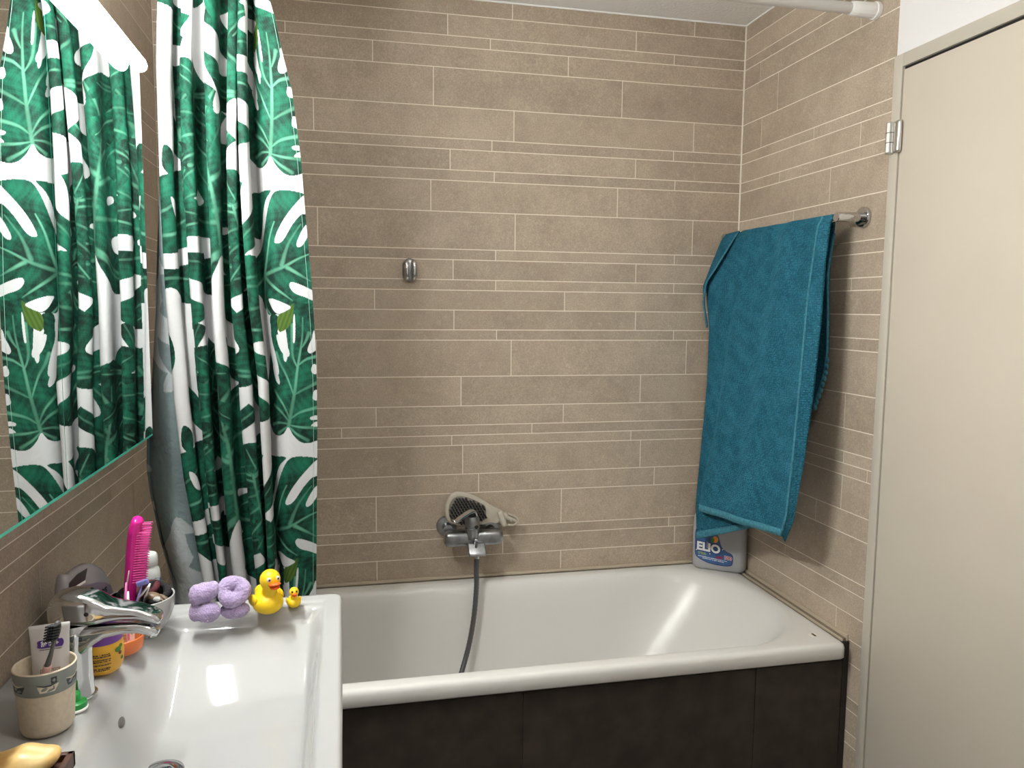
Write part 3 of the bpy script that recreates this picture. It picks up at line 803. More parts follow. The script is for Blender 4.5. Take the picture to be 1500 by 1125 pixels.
# rings on the rod
for k in range(9):
    b = MB(); b.torus((-1.66+.0275*k, YR, ZRod-.006), .021, .0016, Matrix.Rotation(math.pi/2, 3, 'Y'), n=20, m=6); b.done('curtain_ring', M['whiteplastic'], cu)

# ------------------------------------------------------------------ towel rail and towel
rl = thing('towel_rail', 'chrome towel rail on the right tiled wall', 'towel rail', (0, -.64, 1.105))
for yy in (-.641, -.05):
    b = MB(); b.lathe([(0, 0), (.024, 0), (.0262, -.002), (.0262, -.008), (.024, -.011), (0, -.011)], (0, yy, 1.105), axis='x', caps=False); fl = b.done('wall_flange', M['chrome'], rl, auto=40)
    b = MB(); b.tube([(-.010, yy, 1.105), (-.02, yy, 1.105), (-.021, yy, 1.105), (-.080, yy, 1.103), (-.083, yy, 1.103)], [.010, .010, .0125, .0125, .011], 24); b.done('rail_post', M['chrome'], fl, auto=40)
b = MB(); b.tube([(-.068, -.641, 1.102), (-.068, -.05, 1.102)], .0075, 20); b.done('rail_bar', M['chrome'], rl)

tw = thing('bath_towel', 'teal terry towel hanging over the chrome rail', 'towel', (-.09, -.33, 1.11))
def sheet(left, right, nz=90, nu=60, top=None, fold=.006, seed=0, bottom=None, roll=0):
    """left/right: lists of (x,y,z) from top to bottom"""
    def curve(pts, t):
        q = np.array(pts); d = np.concatenate([[0], np.cumsum(np.linalg.norm(np.diff(q, axis=0), axis=1))]); d /= d[-1]
        return np.array([np.interp(t, d, q[:, k]) for k in range(3)]).T
    t = np.linspace(0, 1, nz); A = curve(left, t); B = curve(right, t)
    u = np.linspace(0, 1, nu)
    P = A[:, None, :]*(1-u)[None, :, None]+B[:, None, :]*u[None, :, None]
    amp = (fold*(.35+np.minimum(t*1.4, 1))*(1-.65*t))[:, None]
    wv = .55*np.sin(u*26+seed*3)[None, :]*np.exp(-t*4.5)[:, None]+np.sin(u*9+seed+1.2*np.sin(t*2.1)[:, None])*.6+np.sin(u*17+seed*2+t[:, None]*2)*.3+.5*np.exp(-((u-.72-.05*t[:, None])/.06)**2)*np.sin(np.pi*np.minimum(t*1.2, 1))[:, None]
    ends = np.sin(np.pi*u)**.5
    P[:, :, 0] -= amp*wv*ends[None, :]
    if roll: P[:, :, 0] += roll*np.clip(1-u/.13, 0, 1)[None, :]**2*np.clip(t*6, 0, 1)[:, None]
    if bottom: P[:, :, 2] += (bottom*np.sin(np.pi*u)[None, :]*t[:, None]**4)
    return P
def thick(o, th=.006): mod(o, 'SOLIDIFY', thickness=th, offset=0)
# front panel
AL = [(-.060, -.172, 1.1145), (-.078, -.170, 1.112), (-.088, -.167, 1.095), (-.100, -.163, .98), (-.120, -.155, .811), (-.155, -.145, .461), (-.175, -.118, .321), (-.190, -.131, .221)]
AR = [(-.060, -.585, 1.113), (-.078, -.585, 1.11), (-.090, -.584, 1.09), (-.105, -.577, .913), (-.118, -.585, .76), (-.143, -.602, .498), (-.158, -.605, .325), (-.163, -.592, .268)]
PA = sheet(AL, AR, fold=.013, seed=1.2, roll=.020)
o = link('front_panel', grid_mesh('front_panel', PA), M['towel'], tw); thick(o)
# folded-over side of the front panel
AS = [(-.055, -.615, 1.114), (-.072, -.618, 1.110), (-.083, -.619, 1.09), (-.090, -.616, .995), (-.098, -.622, .845), (-.112, -.624, .642), (-.126, -.619, .469), (-.142, -.609, .310), (-.150, -.585, .250)]
PS = sheet(AR, AS, nu=16, fold=.0)
o = link('side_fold', grid_mesh('side_fold', PS), M['towel'], tw); thick(o)
# hem bands: bottom of the front and its seam
hb = PA[-3:, :, :].copy(); hb[:, :, 0] -= .0046
o = link('front_hem', grid_mesh('front_hem', hb), M['hem'], tw); thick(o, .004)
b = MB(); b.tube([tuple(PA[i, -1]+np.array((-.004, 0, 0))) for i in range(2, 90, 3)], .0032, 8); b.done('side_seam', M['hem'], tw)
# inner panel, hanging lower at the left
BL = [(-.060, -.060, 1.110), (-.078, -.060, 1.108), (-.090, -.066, 1.096), (-.110, -.045, 1.02), (-.125, -.029, .945), (-.115, -.044, .808), (-.125, -.063, .628), (-.138, -.062, .423), (-.163, -.086, .222), (-.176, -.130, .122)]
BR = [(-.055, -.50, 1.108), (-.068, -.50, 1.105), (-.075, -.50, 1.09), (-.085, -.48, .95), (-.092, -.46, .80), (-.098, -.45, .62), (-.106, -.43, .42), (-.116, -.40, .30), (-.124, -.377, .227)]
PB = sheet(BL, BR, fold=.005, seed=.3)
o = link('inner_panel', grid_mesh('inner_panel', PB), M['towel'], tw); thick(o)
hb = PB[-3:, :, :].copy(); hb[:, :, 0] -= .004
o = link('inner_hem', grid_mesh('inner_hem', hb), M['hem'], tw); thick(o, .004)
# turned corner at the upper left with its pale edge
CL = [(-.078, -.062, 1.110), (-.094, -.064, 1.09), (-.118, -.046, 1.01), (-.134, -.028, .945), (-.132, -.030, .88), (-.124, -.042, .812)]
CR = [(-.080, -.150, 1.114), (-.098, -.150, 1.09), (-.128, -.108, 1.01), (-.142, -.060, .955), (-.138, -.036, .89), (-.126, -.044, .808)]
PC = sheet(CL, CR, nz=50, nu=24, fold=.0)
o = link('turned_corner', grid_mesh('turned_corner', PC), M['towel'], tw); thick(o)
b = MB(); b.tube([tuple(PC[i, -1]) for i in range(1, 50, 2)], .003, 8); b.done('corner_edge', M['hem'], tw)
# back panel between rail and wall
DL = [(-.062, -.055, 1.112), (-.052, -.055, 1.108), (-.042, -.055, 1.09), (-.036, -.055, .85), (-.034, -.06, .60)]
DR = [(-.062, -.600, 1.113), (-.052, -.590, 1.108), (-.042, -.578, 1.09), (-.036, -.556, .967), (-.036, -.566, .837), (-.036, -.570, .759), (-.036, -.562, .698), (-.036, -.542, .647), (-.036, -.520, .598)]
PD = sheet(DL, DR, fold=.002)
o = link('back_panel', grid_mesh('back_panel', PD), M['towel'], tw); thick(o, .005)
# scalloped trim along the lower right edge of the back panel
def edge_at(z): return np.array([-.038, np.interp(z, [p[2] for p in DR[::-1]], [p[1] for p in DR[::-1]]), z])
for k in range(9):
    z = .735-.0165*k; p = edge_at(z)
    b = MB(); b.ell((p[0], p[1]-.003, z), (.005, .008, .0085), u=14, v=10); b.done('scallop', M['hem'], tw)
b = MB(); b.tube([tuple(edge_at(z)+np.array((-.002, 0, 0))) for z in np.linspace(1.07, .60, 40)], .0035, 8); b.done('trim_edge', M['hem'], tw)

# ------------------------------------------------------------------ text helper
def text_mesh(s, size, extrude=.0004, bold=0.0, align='CENTER'):
    c = bpy.data.curves.new('txt', 'FONT'); c.body = s; c.size = size; c.extrude = extrude; c.offset = bold; c.align_x = align; c.align_y = 'CENTER'; c.resolution_u = 3
    o = bpy.data.objects.new('txt', c); COL.objects.link(o)
    dg = bpy.context.evaluated_depsgraph_get()
    me = bpy.data.meshes.new_from_object(o.evaluated_get(dg))
    bpy.data.objects.remove(o); bpy.data.curves.remove(c)
    me.materials.clear()
    return me
def place_text(name, s, size, m, parent, origin, xdir, ydir, bold=0.0, extrude=.0004, wrap=None, sx=1.0, align='CENTER'):
    """text laid with its reading direction along xdir and its height along ydir; wrap(p) may bend points onto a curved surface"""
    me = text_mesh(s, size, extrude, bold, align)
    X = Vector(xdir).normalized(); Y = Vector(ydir).normalized(); Z = X.cross(Y)
    for v in me.vertices:
        x, y, z = v.co; x *= sx
        v.co = wrap(x, y, z) if wrap else Vector(origin)+X*x+Y*y+Z*z
    return link(name, me, m, parent, smooth=False)
def flat_shape(name, poly, m, parent, origin, xdir, ydir, th=.0005, wrap=None):
    X = Vector(xdir).normalized(); Y = Vector(ydir).normalized(); Z = X.cross(Y)
    f = wrap or (lambda x, y, z: Vector(origin)+X*x+Y*y+Z*z)
    b = MB(); A = b.ring([f(x, y, 0) for x, y in poly]); B = b.ring([f(x, y, th) for x, y in poly])
    b.bridge(A, B); b.cap(A, True); b.cap(B)
    return b.done(name, m, parent, smooth=False)

def print_lines(name, m, parent, wrap, x0, x1, ys, h, seed):
    """rows of fine print too small to read: short strokes of uneven length, one mesh"""
    r_ = random.Random(seed); b = MB()
    for y in ys:
        x = x0
        while x < x1-h:
            w_ = min(x1-x, h*(.5+1.6*r_.random())); hh = h*(.75+.35*r_.random())
            n = max(2, int(w_/.0015)+1)
            top = [b.bm.verts.new(wrap(x+w_*k/n, y+hh/2, .0003)) for k in range(n+1)]
            bot = [b.bm.verts.new(wrap(x+w_*k/n, y-hh/2, .0003)) for k in range(n+1)]
            for k in range(n): b.bm.faces.new((bot[k], bot[k+1], top[k+1], top[k]))
            x += w_+h*(.35 if r_.random() < .8 else 1.0)
    return b.done(name, m, parent, smooth=False)

# ------------------------------------------------------------------ detergent jug in the tub corner
jg = thing('detergent_jug', 'grey plastic detergent jug with blue label in the bathtub corner', 'jug', (-.085, -.09, 0.0))
p0 = Vector((-.165, -.066, 0)); p1 = Vector((-.022, -.167, 0))
ex = (p1-p0).normalized(); ez = Vector((0, 0, 1)); en = ex.cross(ez)      # en points to the room
Wj = (p1-p0).length; Dj = .058
def jring(z, i, di=0, r=.02, cut=0):
    out = []
    x0, x1, d0, d1 = i, Wj-i-cut, di, Dj-di
    rr = min(r, (d1-d0)/2*.98)
    for cx, cy, a0 in ((x1-rr, d1-rr, 0), (x0+rr, d1-rr, 90), (x0+rr, d0+rr, 180), (x1-rr, d0+rr, 270)):
        for k in range(8):
            a = math.radians(a0+90*k/7); q = p0+ex*(cx+rr*math.cos(a))-en*(cy+rr*math.sin(a)); out.append((q.x, q.y, z))
    return out
b = MB(); b.loft([jring(.001, .016, .01), jring(.004, .008, .005), jring(.012, .002, .001), jring(.022, 0), jring(.155, 0), jring(.18, .003, .001, .02, .01), jring(.205, .018, .006, .02, .05), jring(.222, .035, .012, .018, .075), jring(.23, .042, .016, .015, .082)])
b.done('jug_body', M['greyplastic'], jg)
cc = p0+ex*.062-en*(Dj/2)
b = MB(); b.lathe([(.018, 0), (.018, .012), (.023, .013), (.023, .036), (.02, .04), (0, .04)], (cc.x, cc.y, .229), n=32); b.done('jug_cap', M['labelnavy'], jg, auto=40)
b = MB()
hp = [p0+ex*a-en*(Dj/2)+ez*z for a, z in ((.085, .222), (.115, .225), (.142, .205), (.147, .16), (.146, .13))]
b.tube(smooth_poly(hp, 6, False), .0105, 14); b.done('jug_handle', M['greyplastic'], jg)
# label: coordinates (a along the face from its left, z)
def onface(a, z, d): return p0+ex*(a*1.2-.002)+en*(d+.0004)+ez*(z*1.12-.004)
lab = smooth_poly([(.012, .125, 0), (.011, .085, 0), (.011, .060, 0), (.014, .046, 0), (.026, .036, 0), (.05, .027, 0), (.085, .0235, 0), (.108, .0265, 0), (.114, .036, 0), (.114, .054, 0), (.109, .063, 0), (.095, .069, 0), (.084, .079, 0), (.078, .094, 0), (.074, .108, 0), (.062, .128, 0), (.036, .138, 0)], 5)
cxy = np.array([(q[0], q[1]) for q in lab]); cen = np.array((.058, .07))
bb = flat_shape('label_border', [tuple(q) for q in cxy], M['labelnavy'], jg, None, ex, ez, .0006, wrap=lambda x, y, z: onface(x, y, z))
flat_shape('label_field', [tuple(q) for q in (cen+(cxy-cen)*.955)], M['labelblue'], bb, None, ex, ez, .0004, wrap=lambda x, y, z: onface(x, y, z+.0007))
def jtext(s, a, z, size, m, bold=0.0, lift=.0012, sl=0.0, sx=1.0):
    return place_text('label_lettering', s, size, m, bb, None, ex, ez, bold, .0002, wrap=lambda x, y, w: onface(a+x+sl*y, z+y-.10*x, w+lift), sx=sx)
jtext('ELIO', .0475, .0735, .034, M['labelnavy'], .0042, .0010, .0, .92)
jtext('ELIO', .0475, .0735, .034, M['white'], .0015, .0018, .0, .92)
jtext('100', .1005, .0490, .0145, M['white'], .0012, .0010, 0)
jtext('100', .1005, .0490, .0145, M['red'], .0004, .0016, 0)
jtext('soft', .077, .0485, .011, M['crimson'], .0008, .0012, .2)
def jw(x, y, z): return onface(x, y-.10*(x-.057), z+.0010)
print_lines('label_fine_print', M['lime'], bb, jw, .020, .044, (.0545, .0505), .0030, 1)
print_lines('label_fine_print', M['white'], bb, jw, .020, .100, (.0430,), .0020, 2)
print_lines('label_fine_print', M['white'], bb, jw, .032, .092, (.0385,), .0020, 3)
for (a, z, w, h_, m) in ((.0655, .101, .008, .010, 'orangeprint'), (.058, .098, .005, .008, 'leafgreen'), (.045, .082, .003, .011, 'packgrey')):
    flat_shape('label_flower', [(a+w*math.cos(t), z+h_*math.sin(t)) for t in np.linspace(0, 2*math.pi, 14)[:-1]], M[m], bb, None, ex, ez, .0004, wrap=lambda x, y, z_: onface(x, y, z_+.0010))
for (a, z) in ((.016, .1), (.015, .064), (.052, .056), (.086, .073), (.109, .045)):
    flat_shape('label_sparkle', [(a+.0016*math.cos(t), z+.0016*math.sin(t)) for t in np.linspace(0, 2*math.pi, 9)[:-1]], M['white'], bb, None, ex, ez, .0004, wrap=lambda x, y, z_: onface(x, y, z_+.0010))

# ------------------------------------------------------------------ hook on the back wall
hk = thing('wall_holder', 'small chrome oval shower holder on the back wall', 'wall holder', (-1.099, 0, .98))
def stad(cx, cz, hw, hh, y, n=12):
    out = []
    for s_ in (1, -1):
        for k in range(n+1):
            a = math.pi*k/n
            out.append((cx+s_*hw*math.cos(a), y, cz+s_*((hh-hw)+hw*math.sin(a))))
    return out
b = MB(); b.loft([stad(-1.099, .979, .0225, .036, -.0005), stad(-1.099, .979, .0225, .036, -.006), stad(-1.099, .979, .020, .034, -.011), stad(-1.099, .979, .014, .028, -.013)]); b.done('holder_plate', M['chromedull'], hk, auto=50)
for s_ in (-1, 1):
    b = MB(); b.tube([(-1.099+s_*.0105, -.012, .951), (-1.099+s_*.011, -.026, .953), (-1.099+s_*.011, -.03, .968), (-1.099+s_*.0115, -.030, .992), (-1.099+s_*.011, -.026, 1.004), (-1.099+s_*.0105, -.012, 1.006)], .0068, 14); b.done('holder_prong', M['chrome'], hk)

# ------------------------------------------------------------------ bath mixer
mx = thing('bath_mixer', 'chrome bath mixer on the back wall above the bathtub', 'tap', (-.915, -.03, .15))
for xx in (-.985, -.845):
    b = MB(); b.lathe([(0, 0), (.033, 0), (.033, -.004), (.030, -.010), (.014, -.013), (.014, -.045), (0, -.045)], (xx, -.0005, .172 if xx < -.9 else .158), n=40, axis='y', caps=False); b.done('wall_rosette', M['chromedull'], mx, auto=40)
b = MB()
b.loft([[(x, -.074+.023*math.copysign(abs(math.cos(a))**.6, math.cos(a))*s_, .150+.0235*math.copysign(abs(math.sin(a))**.6, math.sin(a))*s_) for a in np.linspace(0, 2*math.pi, 25)[:-1]] for x, s_ in ((-1.002, .55), (-.999, .8), (-.993, .95), (-.985, 1), (-.935, 1), (-.925, .86), (-.895, .86), (-.885, 1), (-.835, 1), (-.826, .95), (-.820, .8), (-.817, .55))])
b.done('mixer_body', M['chromedull'], mx, auto=60)
b = MB(); b.lathe([(0, -.01), (.0225, -.005), (.0225, .028), (.0205, .030), (.0205, .033), (.023, .035), (.023, .058), (.020, .066), (0, .068)], (-.915, -.080, .155), n=32, caps=False); b.done('cartridge_housing', M['chromedull'], mx, auto=40)
b = MB()
lev = [(-.902, -.082, .215), (-.905, -.083, .232), (-.918, -.090, .240), (-.945, -.110, .233), (-.968, -.132, .226), (-.985, -.148, .227)]
b.tube(smooth_poly(lev, 5, False), [.010]*26, 12, squash=.45, up=(0, 0, 1)); b.done('mixer_lever', M['chrome'], mx)
b = MB(); b.ell((-.905, -.1042, .192), (.006, .002, .006)); b.done('lever_badge', M['ink'], mx)
b = MB(); b.prism([(-.085, .140), (-.085, .118), (-.128, .106), (-.132, .110), (-.131, .116), (-.105, .140)], -.932, -.878, plane='yz', bevel=.004); b.done('spout', M['chromedull'], mx, auto=40)
b = MB(); b.lathe([(.0, 0), (.005, 0), (.005, .022), (.0075, .023), (.0075, .03), (0, .03)], (-.908, -.112, .128), n=16, caps=False); b.done('diverter_knob', M['chrome'], mx)
b = MB(); b.lathe([(0, 0), (.012, 0), (.012, -.008), (.009, -.010), (.009, -.022), (.0, -.022)], (-.903, -.098, .113), n=20, caps=False); hn = b.done('hose_nut', M['chrome'], mx, auto=40)
hose = smooth_poly([(-.903, -.098, .095), (-.904, -.100, .05), (-.905, -.106, -.005), (-.914, -.118, -.085), (-.931, -.135, -.165), (-.955, -.160, -.23), (-.985, -.195, -.29), (-1.03, -.25, -.345), (-1.09, -.32, -.392), (-1.16, -.36, -.402)], 14, False)
b = MB(); b.tube(hose, [.0078+.0007*(i % 2) for i in range(len(hose))], 14); b.done('shower_hose', mat('grey_hose', (.14, .14, .145), .3, metal=.7), mx)

# ------------------------------------------------------------------ hairbrush resting on the mixer
pb = thing('paddle_hairbrush', 'beige paddle hairbrush with black bristles resting on the bath mixer', 'hairbrush', (-.90, -.05, .18))
head = smooth_poly([(-.991, .205, 0), (-.995, .240, 0), (-.984, .272, 0), (-.962, .288, 0), (-.925, .284, 0), (-.885, .266, 0), (-.850, .243, 0), (-.822, .228, 0), (-.808, .205, 0), (-.820, .183, 0), (-.850, .185, 0), (-.880, .180, 0), (-.93, .178, 0), (-.970, .187, 0)], 6)
def lean(z): return -.036+.0*(z-.23)
hx = np.array([(q[0], q[1]) for q in head]); hc = hx.mean(0)
b = MB(); b.loft([[(hc[0]+(q[0]-hc[0])*s_, y_, hc[1]+(q[1]-hc[1])*s_) for q in hx] for s_, y_ in ((.8, -.024), (.95, -.026), (1.0, -.031), (1.0, -.038), (.97, -.043), (.9, -.044))]); b.done('paddle_head', M['paddle'], pb)
cush = np.array([(-.981, .212), (-.984, .240), (-.975, .264), (-.957, .277), (-.925, .273), (-.890, .256), (-.868, .242), (-.864, .22), (-.866, .199), (-.90, .188), (-.94, .187), (-.968, .195)])
cush = np.array([(q[0], q[1]) for q in smooth_poly([(a, c, 0) for a, c in cush], 4)]); cc_ = cush.mean(0)
b = MB(); b.loft([[(cc_[0]+(q[0]-cc_[0])*s_, y_, cc_[1]+(q[1]-cc_[1])*s_) for q in cush] for s_, y_ in ((1, -.043), (.97, -.046), (.8, -.048), (.4, -.0495))]); b.done('bristle_cushion', M['cushion'], pb)
bmz = MB(); bmz.tube([(0, 0, 0), (0, -.012, 0), (.0, -.0165, 0)], [.0034, .0030, .0022], 8)
brm = bpy.data.meshes.new('bristle'); bmz.bm.to_mesh(brm); bmz.bm.free(); brm.materials.append(M['bristledark'])
def inpoly(x, y, poly):
    c = False; n = len(poly); j = n-1
    for i in range(n):
        if (poly[i][1] > y) != (poly[j][1] > y) and x < (poly[j][0]-poly[i][0])*(y-poly[i][1])/(poly[j][1]-poly[i][1])+poly[i][0]: c = not c
        j = i
    return c
k = 0; shr = cc_+(cush-cc_)*.95
for iz in range(11):
    for ix in range(14):
        x = -.984+.0098*ix+(.0049 if iz % 2 else 0); z = .190+.0088*iz
        if inpoly(x, z, shr) and k < 98:
            o = bpy.data.objects.new('bristle', brm); COL.objects.link(o); o.parent = pb
            o.location = Vector((x, -.0475, z))-pb.location; k += 1
b = MB(); b.tube(smooth_poly([(-.815, -.036, .206), (-.80, -.037, .203), (-.785, -.038, .196), (-.772, -.038, .190), (-.760, -.038, .185)], 5, False), [.019, .018, .017, .016, .0155, .015, .0145, .014, .0138, .0135, .013, .0128, .0125, .012, .0118, .0116, .0115, .0112, .011, .0085, .003], 16, squash=.75); b.done('brush_handle', M['paddle'], pb)
b = MB(); b.box(-.823, -.803, -.060, -.020, .172, .226, bevel=.008, seg=3, rot=Matrix.Rotation(math.radians(-18), 3, 'Y')); b.done('handle_band', M['paddle'], pb, auto=40)
b = MB(); b.tube(smooth_poly([(-.796, -.052, .216), (-.775, -.053, .206), (-.762, -.05, .190), (-.775, -.053, .178), (-.797, -.054, .180)], 5, False), .0032, 10); b.done('hanging_loop', M['paddle'], pb)
b = MB(); b.ell((-.785, -.056, .193), (.004, .003, .004)); b.done('loop_stud', M['steel'], pb)

# ------------------------------------------------------------------ basin tap
tp = thing('basin_tap', 'chrome single lever tap on the washbasin', 'tap', (-1.69, -1.2, ZB))
def rsec(x, y0, y1, z0, z1, r, n=5):
    r = min(r, (y1-y0)/2*.98, (z1-z0)/2*.98); out = []
    for cy, cz, a0 in ((y1-r, z1-r, 0), (y0+r, z1-r, 90), (y0+r, z0+r, 180), (y1-r, z0+r, 270)):
        for k in range(n):
            a = math.radians(a0+90*k/(n-1)); out.append((x, cy+r*math.cos(a), cz+r*math.sin(a)))
    return out
b = MB(); b.lathe([(0, -.001), (.0245, -.001), (.0250, .001), (.0236, .006), (.0228, .03), (.0228, .06), (.0238, .08), (.0245, .095), (.0248, .108), (.0235, .110), (0, .110)], (-1.689, -1.2, ZB), n=40, caps=False); tbody = b.done('tap_body', M['chrome'], tp, auto=50)
b = MB(); b.loft([rsec(x, -1.2-w_, -1.2+w_, z0, z1, r_) for x, w_, z0, z1, r_ in ((-1.700, .020, .372, .400, .008), (-1.675, .021, .360, .4025, .010), (-1.660, .021, .374, .403, .010), (-1.645, .0205, .3835, .403, .009), (-1.62, .0195, .388, .4035, .007), (-1.600, .018, .3865, .4015, .006), (-1.585, .0165, .381, .397, .006), (-1.576, .015, .3795, .392, .005), (-1.573, .012, .382, .389, .003))]); b.done('spout', M['chrome'], tp, auto=60)
b = MB(); b.loft([rsec(x, -1.2-w_, -1.2+w_, z0, z1, r_) for x, w_, z0, z1, r_ in ((-1.717, .018, .412, .440, .010), (-1.714, .0225, .407, .446, .012), (-1.706, .0245, .4055, .451, .012), (-1.690, .0255, .4055, .454, .011), (-1.668, .0255, .4055, .451, .010), (-1.652, .0245, .406, .443, .009), (-1.640, .0225, .408, .434, .008), (-1.622, .0205, .410, .4285, .006), (-1.600, .019, .408, .4235, .006), (-1.583, .018, .402, .4165, .006), (-1.573, .0165, .398, .411, .005), (-1.569, .013, .399, .407, .003))]); lv = b.done('tap_lever', M['chrome'], tp, auto=60)
b = MB(); b.ell((-1.664, -1.2255, .425), (.0032, .001, .0032)); b.done('lever_mark', M['ink'], lv)
b = MB(); b.lathe([(.026, 0), (.0275, .001), (.0275, .003), (.025, .004)], (-1.689, -1.2, ZB-.001), n=32, sy=1.0); b.done('base_ring', M['chrome'], tp)
b = MB(); b.lathe([(0, 0), (.009, 0), (.009, .006), (0, .006)], (-1.585, -1.2, .3765), n=20, caps=False); b.done('aerator', M['chrome'], tp, auto=40)

# ------------------------------------------------------------------ toothbrush cup
CX_, CY_ = -1.697, -1.290
def cup_r(h): return float(np.interp(h, [0, .006, .05, .092], [.0285, .0318, .0345, .0378]))
cp = thing('toothbrush_cup', 'cream ceramic cup with grey band of little boats', 'cup', (CX_, CY_, ZB))
b = MB(); b.lathe([(0, .001), (.026, 0), (.030, .003), (.0322, .009), (.0345, .05), (.0353, .0605)], (CX_, CY_, ZB), n=56, caps=False)
b.lathe([(.0378, .0905), (.0370, .0925), (.0358, .0918), (.0352, .09), (.031, .012), (0, .010)], (CX_, CY_, ZB), n=56, caps=False)
b.done('cup_body', M['cream'], cp)
b = MB(); b.lathe([(.0353, .0605), (.0362, .0612), (.0378, .0895), (.0378, .0905)], (CX_, CY_, ZB), n=56, caps=False); b.done('glazed_band', M['band'], cp)
def cupwrap(ang0):
    def w(x, y, z):
        h = .075+y; r = cup_r(h)+.0006+z; a = ang0+x/.037
        return Vector((CX_+r*math.cos(a), CY_+r*math.sin(a), ZB+h))
    return w
VA = math.radians(-70)     # direction facing the room
def fine(poly, k=3):
    out = []
    for (a, c), (d_, e) in zip(poly, poly[1:]+poly[:1]):
        for t in range(k): out.append((a+(d_-a)*t/k, c+(e-c)*t/k))
    return out
for (an, hull, kind) in ((VA+.05, 'cream', 0), (VA-1.05, 'navy', 1), (VA+1.0, 'navy', 1), (VA+2.3, 'cream', 0), (VA-2.4, 'navy', 1)):
    s_ = 1.0
    bt = flat_shape('boat_hull', fine([(-.012, .0), (-.009, -.009), (.008, -.009), (.0135, .001), (.003, -.0015)]), M[hull if hull != 'cream' else 'creamin'], cp, None, (1, 0, 0), (0, 0, 1), .0003, wrap=cupwrap(an))
    flat_shape('boat_deck', fine([(-.013, .003), (-.004, .0005), (.003, .0005), (.012, .003), (.003, -.0012), (-.005, -.001)]), M['navy'] if hull == 'cream' else M['creamin'], cp, None, (1, 0, 0), (0, 0, 1), .0005, wrap=cupwrap(an))
    if hull == 'cream':
        flat_shape('boat_cabin', fine([(.004, .002), (.004, .0105), (.0105, .0105), (.0105, .003)]), M['navy'], cp, None, (1, 0, 0), (0, 0, 1), .0005, wrap=cupwrap(an))
        flat_shape('boat_porthole', [(.0072+.0018*math.cos(t), .0065+.0022*math.sin(t)) for t in np.linspace(0, 2*math.pi, 11)[:-1]], M['band'], cp, None, (1, 0, 0), (0, 0, 1), .0008, wrap=cupwrap(an))
        flat_shape('boat_anchor', fine([(.0065, -.006), (.0075, -.006), (.0075, -.0015), (.0065, -.0015)]), M['navy'], cp, None, (1, 0, 0), (0, 0, 1), .0006, wrap=cupwrap(an))
# toothpaste tube standing in the cup
tt = thing('toothpaste_tube', 'white toothpaste tube with purple badge standing in the cream cup', 'toothpaste', (CX_, CY_, ZB+.011))
T0 = Vector((-1.6945, -1.277, ZB+.013)); tdir = Vector((-.02, .075, 1)).normalized(); tx = Vector((.985, .16, .03)); tx = (tx-tdir*tx.dot(tdir)).normalized(); tn = tx.cross(tdir)
rg = []
for h, hw, dp in ((0, .020, .013), (.03, .0212, .011), (.07, .0222, .0075), (.105, .0235, .003), (.118, .0245, .0012), (.124, .0247, .0011)):
    rg.append([tuple(T0+tdir*h+tx*(hw*math.copysign(abs(math.cos(a))**.75, math.cos(a)))+tn*(dp*math.sin(a))) for a in np.linspace(0, 2*math.pi, 33)[:-1]])
b = MB(); b.loft(rg); tb = b.done('tube_body', M['tube'], tt)
def tubewrap(x, y, z):
    h = y; dp = float(np.interp(h, [0, .03, .07, .105, .118, .124], [.013, .011, .0075, .003, .0012, .0011])); hw = float(np.interp(h, [0, .124], [.020, .0247]))
    q = min(1, abs(x)/hw); return T0+tdir*h+tx*x+tn*(dp*math.sqrt(max(0, 1-q**(1/.75*2)))+.0005+z)
badge = smooth_poly([(-.012, .1035, 0), (-.014, .0985, 0), (-.012, .0935, 0), (.010, .0935, 0), (.015, .0935, 0), (.017, .0985, 0), (.015, .1035, 0), (.010, .1035, 0)], 4)
flat_shape('purple_badge', [(q[0], q[1]) for q in badge], M['purpleprint'], tt, None, tx, tdir, .0004, wrap=tubewrap)
place_text('badge_lettering', '舒客+', .0085, M['white'], tt, None, tx, tdir, .0001, .0001, wrap=lambda x, y, z: tubewrap(x+.0005, y+.0985, z+.0007))
b = None
flat_shape('badge_rule', [(-.012, .0905), (.014, .0905), (.014, .0912), (-.012, .0912)], M['ink'], tt, None, tx, tdir, .0003, wrap=tubewrap)
place_text('copper_lettering', '口呵', .013, M['copperprint'], tt, None, tx, tdir, .0, .0001, wrap=lambda x, y, z: tubewrap(x+.0, y+.060, z+.0004))
print_lines('tube_fine_print', M['ink'], tt, tubewrap, -.012, .010, (.0485,), .0026, 7)
# toothbrush
tbh = thing('toothbrush', 'toothbrush with grey neck and black bristles leaning in the cream cup', 'toothbrush', (CX_, CY_, ZB+.011))
hp = [(-1.703, -1.300, ZB+.015), (-1.693, -1.309, ZB+.065), (-1.685, -1.3145, ZB+.099)]
b = MB(); b.tube(smooth_poly(hp, 6, False), [.0058]*9+[.0056, .0054, .0052, .005], 14); b.done('handle', M['pinkplastic'], tbh)
hp = [(-1.685, -1.3145, ZB+.099), (-1.6805, -1.316, ZB+.112), (-1.677, -1.3165, ZB+.124), (-1.674, -1.317, ZB+.135), (-1.671, -1.317, ZB+.147), (-1.6695, -1.317, ZB+.159)]
b = MB(); b.tube(smooth_poly(hp, 5, False), [.005, .0049, .0047, .0045, .0043, .004, .0037, .0035, .0033, .0032, .0032, .0034, .0036, .0038, .004, .0045, .0052, .0058, .0062, .0064, .0064, .0062, .0060, .0055, .0045, .002], 14, squash=.7, up=(1, -.2, 0)); b.done('neck', M['greyrubber'], tbh)
hd = (Vector(hp[-1])-Vector(hp[-3])).normalized()
b = MB()
for i in range(6):
    for j in range(4):
        q = Vector(hp[-1])-hd*(.004+.0038*i)+Vector((-.0045+.0030*j, -.003, 0)); b.tube([q, q+Vector((-.004, -.0115, .002))], [.0016, .0013], 6)
